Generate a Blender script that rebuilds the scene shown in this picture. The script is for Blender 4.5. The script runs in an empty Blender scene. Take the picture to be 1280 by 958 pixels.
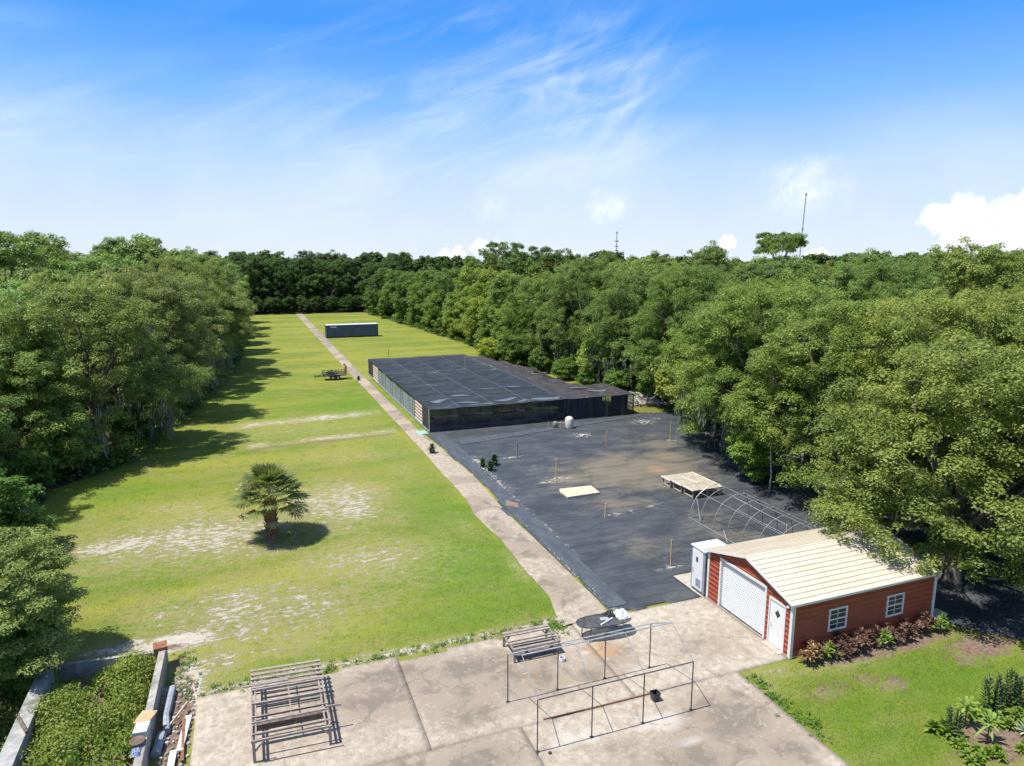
import bpy, math, random
import numpy as np
from mathutils import Vector, Matrix
R = math.radians
S = bpy.context.scene

# ---------------------------------------------------------------- camera, light, sky
cam = bpy.data.objects.new('camera', bpy.data.cameras.new('camera'))
S.collection.objects.link(cam); S.camera = cam
cam.location = (0, 0, 16.0)
cam.rotation_euler = (R(90 - 10.234), 0, R(-20.85))
cam.data.lens = 24; cam.data.sensor_width = 36
cam.data.clip_start = 0.3; cam.data.clip_end = 9000
SUN_EL, SUN_AZ = 67.0, -88.0          # azimuth measured clockwise from +Y
sv = Vector((math.sin(R(SUN_AZ)) * math.cos(R(SUN_EL)), math.cos(R(SUN_AZ)) * math.cos(R(SUN_EL)), math.sin(R(SUN_EL))))
sun = bpy.data.objects.new('sun', bpy.data.lights.new('sun', 'SUN'))
S.collection.objects.link(sun)
sun.data.energy = 5.0; sun.data.angle = R(0.53); sun.data.color = (1.0, 0.955, 0.88)
sun.rotation_euler = sv.to_track_quat('Z', 'Y').to_euler()
S.view_settings.view_transform = 'Standard'; S.view_settings.look = 'None'
S.view_settings.exposure = 0.52; S.view_settings.gamma = 1; S.view_settings.use_curve_mapping = False

def N(nt, typ, **kw):
    n = nt.nodes.new(typ)
    for k, v in kw.items():
        if k.startswith('i_'):
            key = k[2:]; key = int(key) if key.isdigit() else key.replace('_', ' ')
            n.inputs[key].default_value = v
        else: setattr(n, k, v)
    return n
def L(nt, a, b): nt.links.new(a, b)
def math_(nt, op, a, b=None, c=None, clamp=False):
    n = nt.nodes.new('ShaderNodeMath'); n.operation = op; n.use_clamp = clamp
    for i, v in enumerate((a, b, c)):
        if v is None: continue
        if isinstance(v, (int, float)): n.inputs[i].default_value = v
        else: L(nt, v, n.inputs[i])
    return n.outputs[0]
def mixc(nt, f, a, b, mode='MIX'):
    n = nt.nodes.new('ShaderNodeMix'); n.data_type = 'RGBA'; n.blend_type = mode
    for s, v in ((n.inputs['Factor'], f), (n.inputs['A'], a), (n.inputs['B'], b)):
        if isinstance(v, (int, float)): s.default_value = v
        elif isinstance(v, tuple): s.default_value = v if len(v) == 4 else (*v, 1)
        else: L(nt, v, s)
    return n.outputs['Result']
def mapr(nt, v, a, b, c=0.0, d=1.0, smooth=True):
    n = nt.nodes.new('ShaderNodeMapRange'); n.interpolation_type = 'SMOOTHSTEP' if smooth else 'LINEAR'
    n.inputs['From Min'].default_value = a; n.inputs['From Max'].default_value = b
    n.inputs['To Min'].default_value = c; n.inputs['To Max'].default_value = d
    L(nt, v, n.inputs['Value']); return n.outputs['Result']

w = bpy.data.worlds.new('World'); S.world = w; w.use_nodes = True
nt = w.node_tree; nt.nodes.clear()
sky = N(nt, 'ShaderNodeTexSky', sky_type='NISHITA', sun_disc=False)
sky.sun_elevation = R(SUN_EL); sky.sun_rotation = R(SUN_AZ); sky.altitude = 20; sky.air_density = 1.0; sky.dust_density = 0.6; sky.ozone_density = 1.5
tc = N(nt, 'ShaderNodeTexCoord'); dirv = tc.outputs['Generated']
sep = N(nt, 'ShaderNodeSeparateXYZ'); L(nt, dirv, sep.inputs[0])
ramp = N(nt, 'ShaderNodeValToRGB'); cr = ramp.color_ramp
stops = [(0.0, (.76, .86, .95)), (.05, (.66, .79, .96)), (.12, (.53, .72, .98)), (.2, (.22, .51, .99)), (.29, (.06, .34, 1.0)), (.5, (.14, .30, .72)), (1.0, (.37, .46, .64))]  # upper stops, out of view, are brightened to fill the shadows
while len(cr.elements) < len(stops): cr.elements.new(0.5)
for e, (p, c) in zip(cr.elements, stops): e.position = p; e.color = (*c, 1)
L(nt, sep.outputs[2], ramp.inputs[0])
grad = mixc(nt, 1.0, ramp.outputs[0], (7.3, 7.3, 7.3), 'MULTIPLY')
base = mixc(nt, 0.92, sky.outputs[0], grad)
# thin high cirrus, streaked towards the upper right
def wmap(rot, sc, loc=(0, 0, 0)):
    m = N(nt, 'ShaderNodeMapping'); m.vector_type = 'POINT'
    m.inputs['Rotation'].default_value = rot; m.inputs['Scale'].default_value = sc; m.inputs['Location'].default_value = loc
    L(nt, dirv, m.inputs['Vector']); return m.outputs[0]
def noise(v, scale, detail=6, rough=.6, dist=0.0, typ='Fac'):
    n = N(nt, 'ShaderNodeTexNoise'); L(nt, v, n.inputs['Vector'])
    n.inputs['Scale'].default_value = scale; n.inputs['Detail'].default_value = detail; n.inputs['Roughness'].default_value = rough; n.inputs['Distortion'].default_value = dist
    return n.outputs[typ]
def near(c, r0, r1, vec=None):
    n = N(nt, 'ShaderNodeVectorMath', operation='DISTANCE'); L(nt, vec or dirv, n.inputs[0]); n.inputs[1].default_value = c
    return mapr(nt, n.outputs['Value'], r1, r0)
def streak(ang, sc, loc):
    v = dirv
    for kw in (dict(Rotation=(0, 0, R(20.85))), dict(Rotation=(0, R(ang), 0)), dict(Scale=sc, Location=loc)):
        m = N(nt, 'ShaderNodeMapping'); L(nt, v, m.inputs['Vector']); v = m.outputs[0]
        for k_, q_ in kw.items(): m.inputs[k_].default_value = q_
    return v
st1 = streak(17, (1.3, 1.0, 6.5), (0.3, 0, 0)); st2 = streak(52, (1.5, 1.0, 5.5), (3, 1, .4))
s1 = mapr(nt, noise(st1, 3.2, 8, .62, .6), .38, .86)
s2 = mapr(nt, noise(st2, 5.0, 8, .6, .4), .40, .86)
m1 = math_(nt, 'ADD', math_(nt, 'MULTIPLY', near((.30, .93, .20), .02, .24), 1.0), math_(nt, 'MULTIPLY', near((.47, .855, .225), .0, .17), 1.2))
m2 = math_(nt, 'ADD', math_(nt, 'MULTIPLY', near((-.24, .961, .17), .0, .16), .55), math_(nt, 'MULTIPLY', near((.05, .99, .12), .0, .28), .45))
cir = math_(nt, 'MULTIPLY', s1, math_(nt, 'ADD', m1, math_(nt, 'MULTIPLY', m2, 1.3)))
cir = math_(nt, 'ADD', cir, math_(nt, 'MULTIPLY', s2, math_(nt, 'MULTIPLY', near((.47, .86, .225), .0, .16), .7)))
veil = math_(nt, 'MULTIPLY', mapr(nt, noise(dirv, 2.6, 6, .6), .36, .66), .30)
cir = math_(nt, 'ADD', math_(nt, 'MULTIPLY', cir, .75), math_(nt, 'MULTIPLY', veil, mapr(nt, sep.outputs[2], .27, .10)))
cir = math_(nt, 'MINIMUM', math_(nt, 'MULTIPLY', cir, .8), .58)
base = mixc(nt, cir, base, (6.4, 7.1, 8.0))
# small cumulus heads above the horizon
wob = N(nt, 'ShaderNodeVectorMath', operation='SCALE'); wn = N(nt, 'ShaderNodeVectorMath', operation='SUBTRACT')
L(nt, noise(dirv, 26, 5, .55, 0, 'Color'), wn.inputs[0]); wn.inputs[1].default_value = (.5, .5, .5)
L(nt, wn.outputs[0], wob.inputs[0]); wob.inputs['Scale'].default_value = .045
wv = N(nt, 'ShaderNodeVectorMath', operation='ADD'); L(nt, dirv, wv.inputs[0]); L(nt, wob.outputs[0], wv.inputs[1])
cum = None
for c, r in [((.804, .59, .062), .022), ((.789, .611, .048), .020), ((.826, .56, .05), .026), ((.842, .536, .06), .026), ((.81, .585, .03), .036), ((.838, .545, .03), .035),
             ((.313, .949, .020), .013), ((.33, .943, .012), .014), ((.262, .965, .004), .016), ((.285, .958, .008), .012), ((.618, .786, .024), .013),
             ((.409, .912, .010), .013), ((.43, .902, .004), .012), ((.86, .51, .05), .03), ((.70, .714, .005), .016)]:
    v = near(c, r * .62, r * 1.04, wv.outputs[0]); cum = v if cum is None else math_(nt, 'MAXIMUM', cum, v)
sn_ = mapr(nt, noise(dirv, 34, 6, .65, .4), .38, .66)
soft = math_(nt, 'ADD', math_(nt, 'MULTIPLY', near((.476, .876, .073), .0, .034, wv.outputs[0]), .9), math_(nt, 'MULTIPLY', near((.674, .733, .090), .0, .05, wv.outputs[0]), .55))
soft = math_(nt, 'ADD', soft, math_(nt, 'MULTIPLY', near((.70, .71, .092), .0, .05, wv.outputs[0]), .35))
soft = math_(nt, 'ADD', soft, math_(nt, 'MULTIPLY', near((.325, .943, .075), .0, .035, wv.outputs[0]), .3))
soft = math_(nt, 'MULTIPLY', soft, math_(nt, 'ADD', math_(nt, 'MULTIPLY', sn_, .75), .25))
base = mixc(nt, math_(nt, 'MINIMUM', soft, 1.0), base, (8.4, 8.6, 8.8))
cloudshade = mixc(nt, mapr(nt, noise(wv.outputs[0], 22, 5), .36, .60), (6.7, 7.2, 7.9), (8.8, 8.8, 8.8))
base = mixc(nt, cum, base, cloudshade)
bg = N(nt, 'ShaderNodeBackground'); bg.inputs['Strength'].default_value = 0.1
L(nt, base, bg.inputs['Color'])
L(nt, bg.outputs[0], N(nt, 'ShaderNodeOutputWorld').inputs['Surface'])

# ---------------------------------------------------------------- materials
def newmat(name):
    m = bpy.data.materials.new(name); m.use_nodes = True
    t = m.node_tree; t.nodes.clear()
    p = t.nodes.new('ShaderNodeBsdfPrincipled'); o = t.nodes.new('ShaderNodeOutputMaterial')
    L(t, p.outputs[0], o.inputs[0]); return m, t, p, o
def tnoise(t, v, scale, detail=5, rough=.6, dist=0.0, out='Fac'):
    n = N(t, 'ShaderNodeTexNoise'); L(t, v, n.inputs['Vector'])
    n.inputs['Scale'].default_value = scale; n.inputs['Detail'].default_value = detail; n.inputs['Roughness'].default_value = rough; n.inputs['Distortion'].default_value = dist
    return n.outputs[out]
def tmap(t, v, sc, rot=(0, 0, 0)):
    m = N(t, 'ShaderNodeMapping'); m.inputs['Scale'].default_value = sc; m.inputs['Rotation'].default_value = rot
    L(t, v, m.inputs['Vector']); return m.outputs[0]
def bump(t, h, p, strength=.3, dist=.02):
    b = N(t, 'ShaderNodeBump'); b.inputs['Strength'].default_value = strength; b.inputs['Distance'].default_value = dist
    L(t, h, b.inputs['Height']); L(t, b.outputs[0], p.inputs['Normal'])
MATS = {}
def worn(name, c1, c2, scale=3, rough=.6, metal=0, stretch=(1, 1, 1), dirt=None, dscale=1.2, damt=.35, bs=.0, spec=None):
    if name in MATS: return MATS[name]
    m, t, p, o = newmat(name); co = N(t, 'ShaderNodeTexCoord').outputs['Object']
    v = tmap(t, co, stretch)
    c = mixc(t, mapr(t, tnoise(t, v, scale, 6, .65), .35, .68), c1, c2)
    if dirt: c = mixc(t, math_(t, 'MULTIPLY', mapr(t, tnoise(t, co, dscale, 7, .7), .48, .72), damt), c, dirt)
    L(t, c, p.inputs['Base Color']); p.inputs['Roughness'].default_value = rough; p.inputs['Metallic'].default_value = metal
    if bs: bump(t, tnoise(t, v, scale * 4, 4), p, bs)
    MATS[name] = m; return m
wood_grey = worn('weathered_wood', (.20, .165, .14), (.36, .31, .27), 9, .85, stretch=(.6, 3, 3), dirt=(.06, .05, .045), dscale=2, damt=.6)
wood_dark = worn('dark_wood', (.08, .062, .052), (.17, .135, .115), 7, .85)
wood_pale = worn('pale_timber', (.33, .28, .20), (.46, .41, .32), 5, .8, dirt=(.14, .12, .09), damt=.6)
stake_wood = worn('stake_wood', (.50, .36, .18), (.62, .47, .27), 6, .8)
galv = worn('galvanised_steel', (.42, .43, .44), (.58, .59, .6), 6, .45, .6)
dark_steel = worn('dark_steel', (.06, .06, .065), (.13, .13, .135), 6, .5, .4)
white_paint = worn('white_paint', (.66, .67, .68), (.74, .74, .74), 5, .45, dirt=(.5, .48, .44), damt=.3)
trim_white = worn('white_trim', (.62, .61, .59), (.7, .69, .67), 5, .45, dirt=(.45, .42, .38), damt=.3)
red_siding = worn('red_siding', (.27, .054, .028), (.335, .072, .038), 1.6, .5, dirt=(.20, .065, .045), damt=.6, stretch=(1, 1, 3))
roof_tan = worn('tan_roof', (.50, .44, .345), (.57, .51, .415), 1.2, .42, dirt=(.46, .40, .31), dscale=.7, damt=.45, stretch=(.4, 1, 1))
door_white = worn('roll_door_white', (.56, .59, .61), (.64, .67, .69), 3, .4, dirt=(.5, .49, .46), damt=.25)
grey_panel = worn('grey_panel', (.24, .26, .29), (.32, .34, .37), 3, .5, dirt=(.14, .15, .16))
black_plastic = worn('black_plastic', (.018, .018, .02), (.035, .035, .038), 6, .4)
block_grey = worn('old_block', (.24, .23, .20), (.38, .36, .32), 4, .9, dirt=(.09, .085, .07), dscale=1.5, damt=.8, bs=.4)
stone_pale = worn('pale_stone', (.5, .47, .4), (.72, .69, .62), 6, .9, bs=.4)
slab_mat = worn('pale_slab', (.44, .38, .27), (.54, .49, .38), 3, .8, dirt=(.40, .33, .2), dscale=2.2, damt=.5, bs=.2)
blue_steel = worn('blue_container', (.055, .088, .155), (.08, .12, .19), 1.5, .45, dirt=(.10, .11, .12), dscale=.8)
rust = worn('rust', (.16, .06, .03), (.28, .12, .06), 8, .9)
terracotta = worn('terracotta', (.12, .07, .05), (.2, .13, .1), 8, .8)
bark = worn('bark', (.07, .055, .042), (.17, .145, .12), 5, .95, stretch=(1, 1, .3), bs=.6)
bark_pale = worn('pale_bark', (.28, .26, .23), (.48, .45, .40), 5, .9, stretch=(1, 1, .3))
palm_bark = worn('palm_boots', (.13, .075, .04), (.30, .18, .10), 9, .95, bs=.8)
blue_tarp = worn('blue_cloth', (.04, .09, .22), (.3, .34, .42), 6, .6)
teal = worn('teal_powder', (.18, .36, .35), (.28, .46, .44), 5, .9)
cushion_grey = worn('pale_cloth', (.52, .52, .52), (.66, .66, .67), 7, .8, dirt=(.2, .2, .2))
tank_mat = worn('tank_white', (.56, .54, .47), (.66, .64, .57), 3, .5, dirt=(.3, .28, .2))
moss_mat = worn('moss', (.15, .155, .115), (.27, .27, .21), 6, .95)
m, t, p, o = newmat('window_glass'); p.inputs['Base Color'].default_value = (.02, .035, .04, 1); p.inputs['Roughness'].default_value = .08; MATS['glass'] = m; glass = m

def leafmat(name, c1, c2, c3, trans=.28, rough=.5, tint=True, yel=.0):
    m, t, p, o = newmat(name)
    g = N(t, 'ShaderNodeNewGeometry')
    at = N(t, 'ShaderNodeAttribute', attribute_name='tint')
    c = mixc(t, g.outputs['Random Per Island'], c1, c2)
    c = mixc(t, math_(t, 'MULTIPLY', at.outputs['Fac'], .75), c, c3)
    if tint:
        oi = N(t, 'ShaderNodeObjectInfo')
        c = mixc(t, 1.0, c, oi.outputs['Color'], 'MULTIPLY')
    L(t, c, p.inputs['Base Color']); p.inputs['Roughness'].default_value = rough
    p.inputs['Specular IOR Level'].default_value = .35
    tr = N(t, 'ShaderNodeBsdfTranslucent'); L(t, mixc(t, 1.0, c, (1.25, 1.3, .55), 'MULTIPLY'), tr.inputs['Color'])
    mx = N(t, 'ShaderNodeMixShader'); mx.inputs[0].default_value = trans
    L(t, p.outputs[0], mx.inputs[1]); L(t, tr.outputs[0], mx.inputs[2]); L(t, mx.outputs[0], o.inputs[0])
    return m
oak_leaf = leafmat('oak_leaves', (.098, .160, .034), (.155, .218, .052), (.30, .350, .088), .34)
palm_leaf = leafmat('palm_leaves', (.095, .14, .045), (.16, .21, .07), (.32, .34, .12), .35, .5)
dead_leaf = leafmat('dry_fronds', (.25, .17, .09), (.36, .27, .15), (.42, .36, .2), .1, .8)
red_leaf = leafmat('bronze_leaves', (.05, .020, .020), (.115, .048, .038), (.30, .20, .145), .15, .45)
bright_leaf = leafmat('bright_leaves', (.13, .22, .03), (.20, .31, .05), (.28, .38, .10), .25, .45)
weed_leaf = leafmat('weed_leaves', (.08, .14, .028), (.15, .22, .045), (.21, .28, .07), .25, .5)
dark_leaf = leafmat('dark_leaves', (.035, .075, .022), (.06, .11, .03), (.1, .16, .04), .2, .45)

# ---------------------------------------------------------------- builders
ORG = {}
def setp(o, label=None, cat=None, group=None, kind=None):
    if label: o['label'] = label
    if cat: o['category'] = cat
    if group: o['group'] = group
    if kind: o['kind'] = kind
    return o
def thing(name, loc, label, cat, group=None):
    o = bpy.data.objects.new(name, None); S.collection.objects.link(o)
    o.location = loc; o.empty_display_size = .3; ORG[o.name] = Vector(loc)
    return setp(o, label, cat, group)
def mesh_np(name, V, F4=None, F3=None, tint=None, mats=(), smooth=False):
    """V (n,3); F4 (k,4) quads; F3 (m,3) triangles"""
    me = bpy.data.meshes.new(name)
    V = np.asarray(V, dtype=np.float32)
    n4 = 0 if F4 is None else len(F4); n3 = 0 if F3 is None else len(F3)
    me.vertices.add(len(V)); me.vertices.foreach_set('co', V.ravel())
    loops = np.concatenate([np.asarray(F4, dtype=np.int32).ravel() if n4 else np.zeros(0, np.int32), np.asarray(F3, dtype=np.int32).ravel() if n3 else np.zeros(0, np.int32)])
    me.loops.add(len(loops)); me.loops.foreach_set('vertex_index', loops)
    me.polygons.add(n4 + n3)
    st = np.concatenate([np.arange(n4) * 4, n4 * 4 + np.arange(n3) * 3]).astype(np.int32)
    me.polygons.foreach_set('loop_start', st)
    if smooth: me.polygons.foreach_set('use_smooth', np.ones(n4 + n3, dtype=bool))
    me.update(calc_edges=True)
    if tint is not None:
        a = me.attributes.new('tint', 'FLOAT', 'POINT'); a.data.foreach_set('value', np.asarray(tint, dtype=np.float32))
    for mm in mats: me.materials.append(mm)
    return me
def link(me, name, parent=None, loc=(0, 0, 0)):
    o = bpy.data.objects.new(name, me); S.collection.objects.link(o); o.location = loc
    if parent: o.parent = parent
    return o
class MB:
    def __init__(s): s.v = []; s.f = []
    def add(s, vs, fs):
        b = len(s.v); s.v += [tuple(v) for v in vs]; s.f += [tuple(i + b for i in f) for f in fs]; return s
    def box(s, x0, x1, y0, y1, z0, z1, rz=0, c=None):
        vs = [(x, y, z) for z in (z0, z1) for y in (y0, y1) for x in (x0, x1)]
        if rz:
            cx, cy = c or ((x0 + x1) / 2, (y0 + y1) / 2); k, q = math.cos(rz), math.sin(rz)
            vs = [(cx + (x - cx) * k - (y - cy) * q, cy + (x - cx) * q + (y - cy) * k, z) for x, y, z in vs]
        return s.add(vs, [(0, 2, 3, 1), (4, 5, 7, 6), (0, 1, 5, 4), (2, 6, 7, 3), (0, 4, 6, 2), (1, 3, 7, 5)])
    def bar(s, a, b, wd=.05, th=None):
        a = Vector(a); b = Vector(b); d = (b - a).normalized(); th = th or wd
        u = d.cross(Vector((0, 0, 1)));
        if u.length < 1e-3: u = Vector((1, 0, 0))
        u.normalize(); v = u.cross(d).normalized(); u *= wd / 2; v *= th / 2
        vs = [p + i * u + j * v for p in (a, b) for i, j in ((-1, -1), (1, -1), (1, 1), (-1, 1))]
        return s.add(vs, [(0, 1, 2, 3), (7, 6, 5, 4), (0, 4, 5, 1), (1, 5, 6, 2), (2, 6, 7, 3), (3, 7, 4, 0)])
    def tube(s, pts, rad, n=8, cap=True):
        pts = [Vector(p) for p in pts]; rad = [rad] * len(pts) if isinstance(rad, (int, float)) else rad
        vs = []; fs = []; pu = None
        for i, p in enumerate(pts):
            d = (pts[min(i + 1, len(pts) - 1)] - pts[max(i - 1, 0)]).normalized()
            u = pu - d * pu.dot(d) if pu is not None else d.cross(Vector((0, 0, 1)) if abs(d.z) < .9 else Vector((1, 0, 0)))
            if u.length < 1e-4: u = d.orthogonal()
            u.normalize(); pu = u; v = d.cross(u)
            vs += [p + (u * math.cos(2 * math.pi * k / n) + v * math.sin(2 * math.pi * k / n)) * rad[i] for k in range(n)]
        for i in range(len(pts) - 1):
            fs += [(i * n + k, i * n + (k + 1) % n, (i + 1) * n + (k + 1) % n, (i + 1) * n + k) for k in range(n)]
        if cap: fs += [tuple(range(n))[::-1], tuple((len(pts) - 1) * n + k for k in range(n))]
        return s.add(vs, fs)
    def lathe(s, prof, c=(0, 0), n=20):
        vs = [(c[0] + r * math.cos(2 * math.pi * k / n), c[1] + r * math.sin(2 * math.pi * k / n), z) for r, z in prof for k in range(n)]
        fs = [(i * n + k, i * n + (k + 1) % n, (i + 1) * n + (k + 1) % n, (i + 1) * n + k) for i in range(len(prof) - 1) for k in range(n)]
        fs += [tuple(range(n))[::-1], tuple((len(prof) - 1) * n + k for k in range(n))]
        return s.add(vs, fs)
    def prism(s, poly, z0, z1):
        n = len(poly); vs = [(x, y, z0) for x, y in poly] + [(x, y, z1) for x, y in poly]
        return s.add(vs, [tuple(range(n))[::-1], tuple(range(n, 2 * n))] + [(i, (i + 1) % n, n + (i + 1) % n, n + i) for i in range(n)])
    def build(s, name, mat, parent=None, smooth=False, root=None):
        off = Vector((0, 0, 0)); r = root or parent
        while r is not None and r.parent is not None: r = r.parent
        if r is not None: off = ORG.get(r.name, Vector((0, 0, 0)))
        me = bpy.data.meshes.new(name)
        me.from_pydata([tuple(Vector(v) - off) for v in s.v], [], s.f); me.update()
        if smooth: me.polygons.foreach_set('use_smooth', [True] * len(me.polygons))
        for mm in (mat if isinstance(mat, (list, tuple)) else [mat]): me.materials.append(mm)
        return link(me, name, parent)
def kids(o): return [c for c in S.collection.objects if c.parent == o]
KC = {}
def dup(o, loc, rz=0, sc=1.0, label=None, group=None, color=None, cache=True):
    r = o.copy(); S.collection.objects.link(r); r.location = loc; r.rotation_euler = (0, 0, rz)
    r.scale = (sc, sc, sc) if isinstance(sc, (int, float)) else sc
    if label: r['label'] = label
    if group: r['group'] = group
    ks = KC.get(o.name)
    if ks is None: ks = KC[o.name] = [(c, kids(c)) for c in kids(o)]
    for ch, g in ks:
        c = ch.copy(); S.collection.objects.link(c); c.parent = r
        if color: c.color = color
        for gg in g:
            d = gg.copy(); S.collection.objects.link(d); d.parent = c
            if color: d.color = color
    return r

# numpy value noise
def vnoise(x, y, sc, seed=0):
    rs = np.random.RandomState(seed); T = rs.rand(256, 256)
    u = x / sc + 1000; v = y / sc + 1000
    i = np.floor(u).astype(int); j = np.floor(v).astype(int); fu = u - i; fv = v - j
    fu = fu * fu * (3 - 2 * fu); fv = fv * fv * (3 - 2 * fv); i &= 255; j &= 255; i1 = (i + 1) & 255; j1 = (j + 1) & 255
    return (T[i, j] * (1 - fu) + T[i1, j] * fu) * (1 - fv) + (T[i, j1] * (1 - fu) + T[i1, j1] * fu) * fv
def blobs(x, y, bl):
    o = np.zeros_like(x)
    for cx, cy, rx, ry, a in bl:
        d = ((x - cx) / rx) ** 2 + ((y - cy) / ry) ** 2
        o = np.maximum(o, a * np.exp(-d * 1.1))
    return o
def inpoly(x, y, poly):
    r = np.zeros(x.shape, bool); n = len(poly)
    for i in range(n):
        x0, y0 = poly[i]; x1, y1 = poly[(i + 1) % n]
        c = ((y0 > y) != (y1 > y)) & (x < (x1 - x0) * (y - y0) / ((y1 - y0) if y1 != y0 else 1e-9) + x0)
        r ^= c
    return r
def edgeL(y): return np.interp(y, [0, 27, 36, 43, 50, 55, 60, 77, 100, 130, 222, 260], [-9, -9, -10.5, -12.5, -13.2, -13.2, -9, -6.5, -3, -2, -1, -1])
def edgeR(y): return np.interp(y, [0, 17, 21, 32, 43, 58, 66, 86, 108, 126, 160, 210, 225], [31, 31, 33, 35, 38, 43, 40.5, 40, 37.5, 38.5, 36.5, 33, 33])

# ---------------------------------------------------------------- ground: one sheet, dense near the camera
def axis(lo, hi, step, far_lo, far_hi, g=1.13):
    a = list(np.arange(lo, hi, step)); s = step; x = lo
    pre = []
    while x > far_lo: s *= g; x -= s; pre.append(x)
    s = step; x = a[-1]
    while x < far_hi: s *= g; x += s; a.append(x)
    return np.array(pre[::-1] + a)
gx = axis(-16, 40, .3, -4000, 4000); gy = axis(10, 78, .3, -1500, 5000, 1.06)
X, Y = np.meshgrid(gx, gy, indexing='ij')
nz = vnoise(X, Y, 6, 1) * .6 + vnoise(X, Y, 2, 2) * .4
sand = blobs(X, Y, [(a_, b_, c_ * 1.25, d_ * 1.3, e_ * .86 if e_ < .75 else e_) for a_, b_, c_, d_, e_ in [(-3.2, 41, 3.2, 2.2, .62), (-7.8, 42.3, 4.2, 2.0, .70), (-4.8, 44.5, 2.5, 1.3, .5), (5.4, 43, 2.6, 3.0, .62), (7.2, 47, 2.5, 3, .45), (.3, 38.6, 3, 1.4, .5), (-5.5, 47.5, 3.5, 1.6, .45),
                    (-1.2, 33.2, 3.2, 1.6, .58), (-4.2, 32.2, 2.6, 1.8, .62), (-4, 30, 2.0, 1.0, .9), (-6, 30.3, 2.5, .8, .75), (-2.3, 27.8, 2.4, 2.2, .58), (.8, 28.3, 3, 1.6, .52), (-3.2, 26.4, .9, 2.5, .8),
                    (3.5, 31, 5, 2, .40), (6.5, 36.5, 3, 2, .35), (10, 49, 2, 6, .34), (11.5, 38, 1, 2.5, .42), (12.3, 31.5, .5, 2, .5), (7.5, 55, 5, 2, .42),
                    (18.6, 19.1, 1.2, .5, .6), (21, 18.9, 2.6, .5, .55), (17.6, 18.5, .6, .8, .5)]])
band = np.exp(-((Y - (70.5 + .12 * (X - 2))) / 2.0) ** 2) * ((X > -3) & (X < 12.4)) * np.interp(X, [-3, -1, 6, 12], [.3, .66, .60, .46]) * (.72 + .5 * vnoise(X, Y, 1.6, 61))
band2 = np.exp(-((Y - (62.3 + .10 * (X - 4))) / 1.5) ** 2) * ((X > -1) & (X < 12.5)) * np.interp(X, [-1, 1, 8, 9, 12], [.55, .52, .66, .56, .44]) * (.72 + .5 * vnoise(X, Y, 1.3, 62))
edge = np.exp(-((Y - 25.9) / .45) ** 2) * ((X > -3) & (X < 12.6)) * .62
edge = np.maximum(edge, np.exp(-((X + 2.95) / .3) ** 2) * (Y < 26) * .5)
spread = blobs(X, Y, [(-4, 42, 11, 6, .53), (4.5, 45, 6, 8, .52), (-1, 31, 8, 5, .56), (5, 35, 7, 5, .44), (6, 56, 9, 6, .30), (3, 66, 10, 4, .40)])
sand = np.maximum.reduce([sand, band, band2, edge, spread])
sand = np.where(inpoly(X, Y, [(19.2, 27.9), (21.1, 28.1), (21, 25), (19.2, 25)]), 1.0, sand)
sand = np.clip(sand + (nz - .5) * .25 * (sand > .05), 0, 1)
lush = blobs(X, Y, [(10, 33, 4, 5, 1), (10.5, 42, 2.5, 8, .7), (-8, 37, 5, 1.8, .4), (9, 28, 5, 2, .8), (3, 66, 9, 2.5, .5), (10, 76, 7, 8, .9), (10.5, 56, 2.5, 5, .6), (24.5, 16.6, 4.5, 1.8, 1), (19, 15.5, 2.5, 2.5, .6), (-10, 52, 4, 4, .7), (-2, 88, 6, 8, .4)])
litter = ((X < edgeL(Y) - 1.2 + (nz - .5) * 3) | (X > edgeR(Y) + .8 + (nz - .5) * 3)) & (Y > 22)
litter = np.where((Y > 217 + nz * 3), True, litter).astype(float)
litter = np.where(inpoly(X, Y, [(37.2, 59.5), (45, 58.5), (45, 70), (37.2, 69)]), .35, litter)
mulch = blobs(X, Y, [(28, 17.6, 2.4, 1.2, .9), (23, 13.6, 2.2, 1.0, .85), (25.5, 13.6, 2, .9, .7), (24.5, 18.9, 5.5, .7, .9), (21.4, 17.6, 1.5, .8, .6), (30, 16, 2, 2, .8), (1.5, 63.5, 2, 1.0, .55), (23, 13.4, 2.6, 1.5, 1), (19.5, 17.6, 1.8, 1.0, .62), (22.2, 17.0, 1.3, .8, .68), (26.6, 17.2, 1.7, 1.0, .66), (18.4, 15.8, .8, 1.2, .5), (28.6, 14.5, 1.5, 1, .5), (-3.4, 24.5, .7, 4, 1), (-3.6, 28.2, .6, .8, .8), (12.2, 36.4, .6, 2, .4), (-4, 29.6, 1, .4, .8)])
mulch = np.where((X < -4.0) & (X > -13) & (Y < 28.4), .75 + (nz - .5) * .8, mulch)
track = np.exp(-((Y - (61.2 + .10 * (X - 4))) / .35) ** 2) * ((X > -1.5) & (X < 12)) * .8
track = np.maximum(track, np.exp(-((Y - (68.9 + .12 * (X - 2))) / .4) ** 2) * ((X > -2) & (X < 12.4)) * .6)
mulch = np.maximum(mulch, track)
Z = (vnoise(X, Y, 9, 5) - .5) * .10 + (vnoise(X, Y, 1.3, 6) - .5) * .03
flat = (X > -4.4) & (X < 38) & (Y < 62)
Z = np.where(flat & ((X > 12) | (Y < 26.5)), Z * .15, Z) - .03
n0, n1 = X.shape
idx = np.arange(n0 * n1).reshape(n0, n1)
Q = np.stack([idx[:-1, :-1], idx[1:, :-1], idx[1:, 1:], idx[:-1, 1:]], -1).reshape(-1, 4)
me = mesh_np('ground', np.stack([X, Y, Z], -1).reshape(-1, 3), Q, smooth=True)
for nm, A in (('sand', sand), ('lush', lush), ('litter', litter), ('mulch', mulch)):
    a = me.attributes.new(nm, 'FLOAT', 'POINT'); a.data.foreach_set('value', A.astype(np.float32).ravel())
m, t, p, o = newmat('lawn_and_sand')
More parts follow.
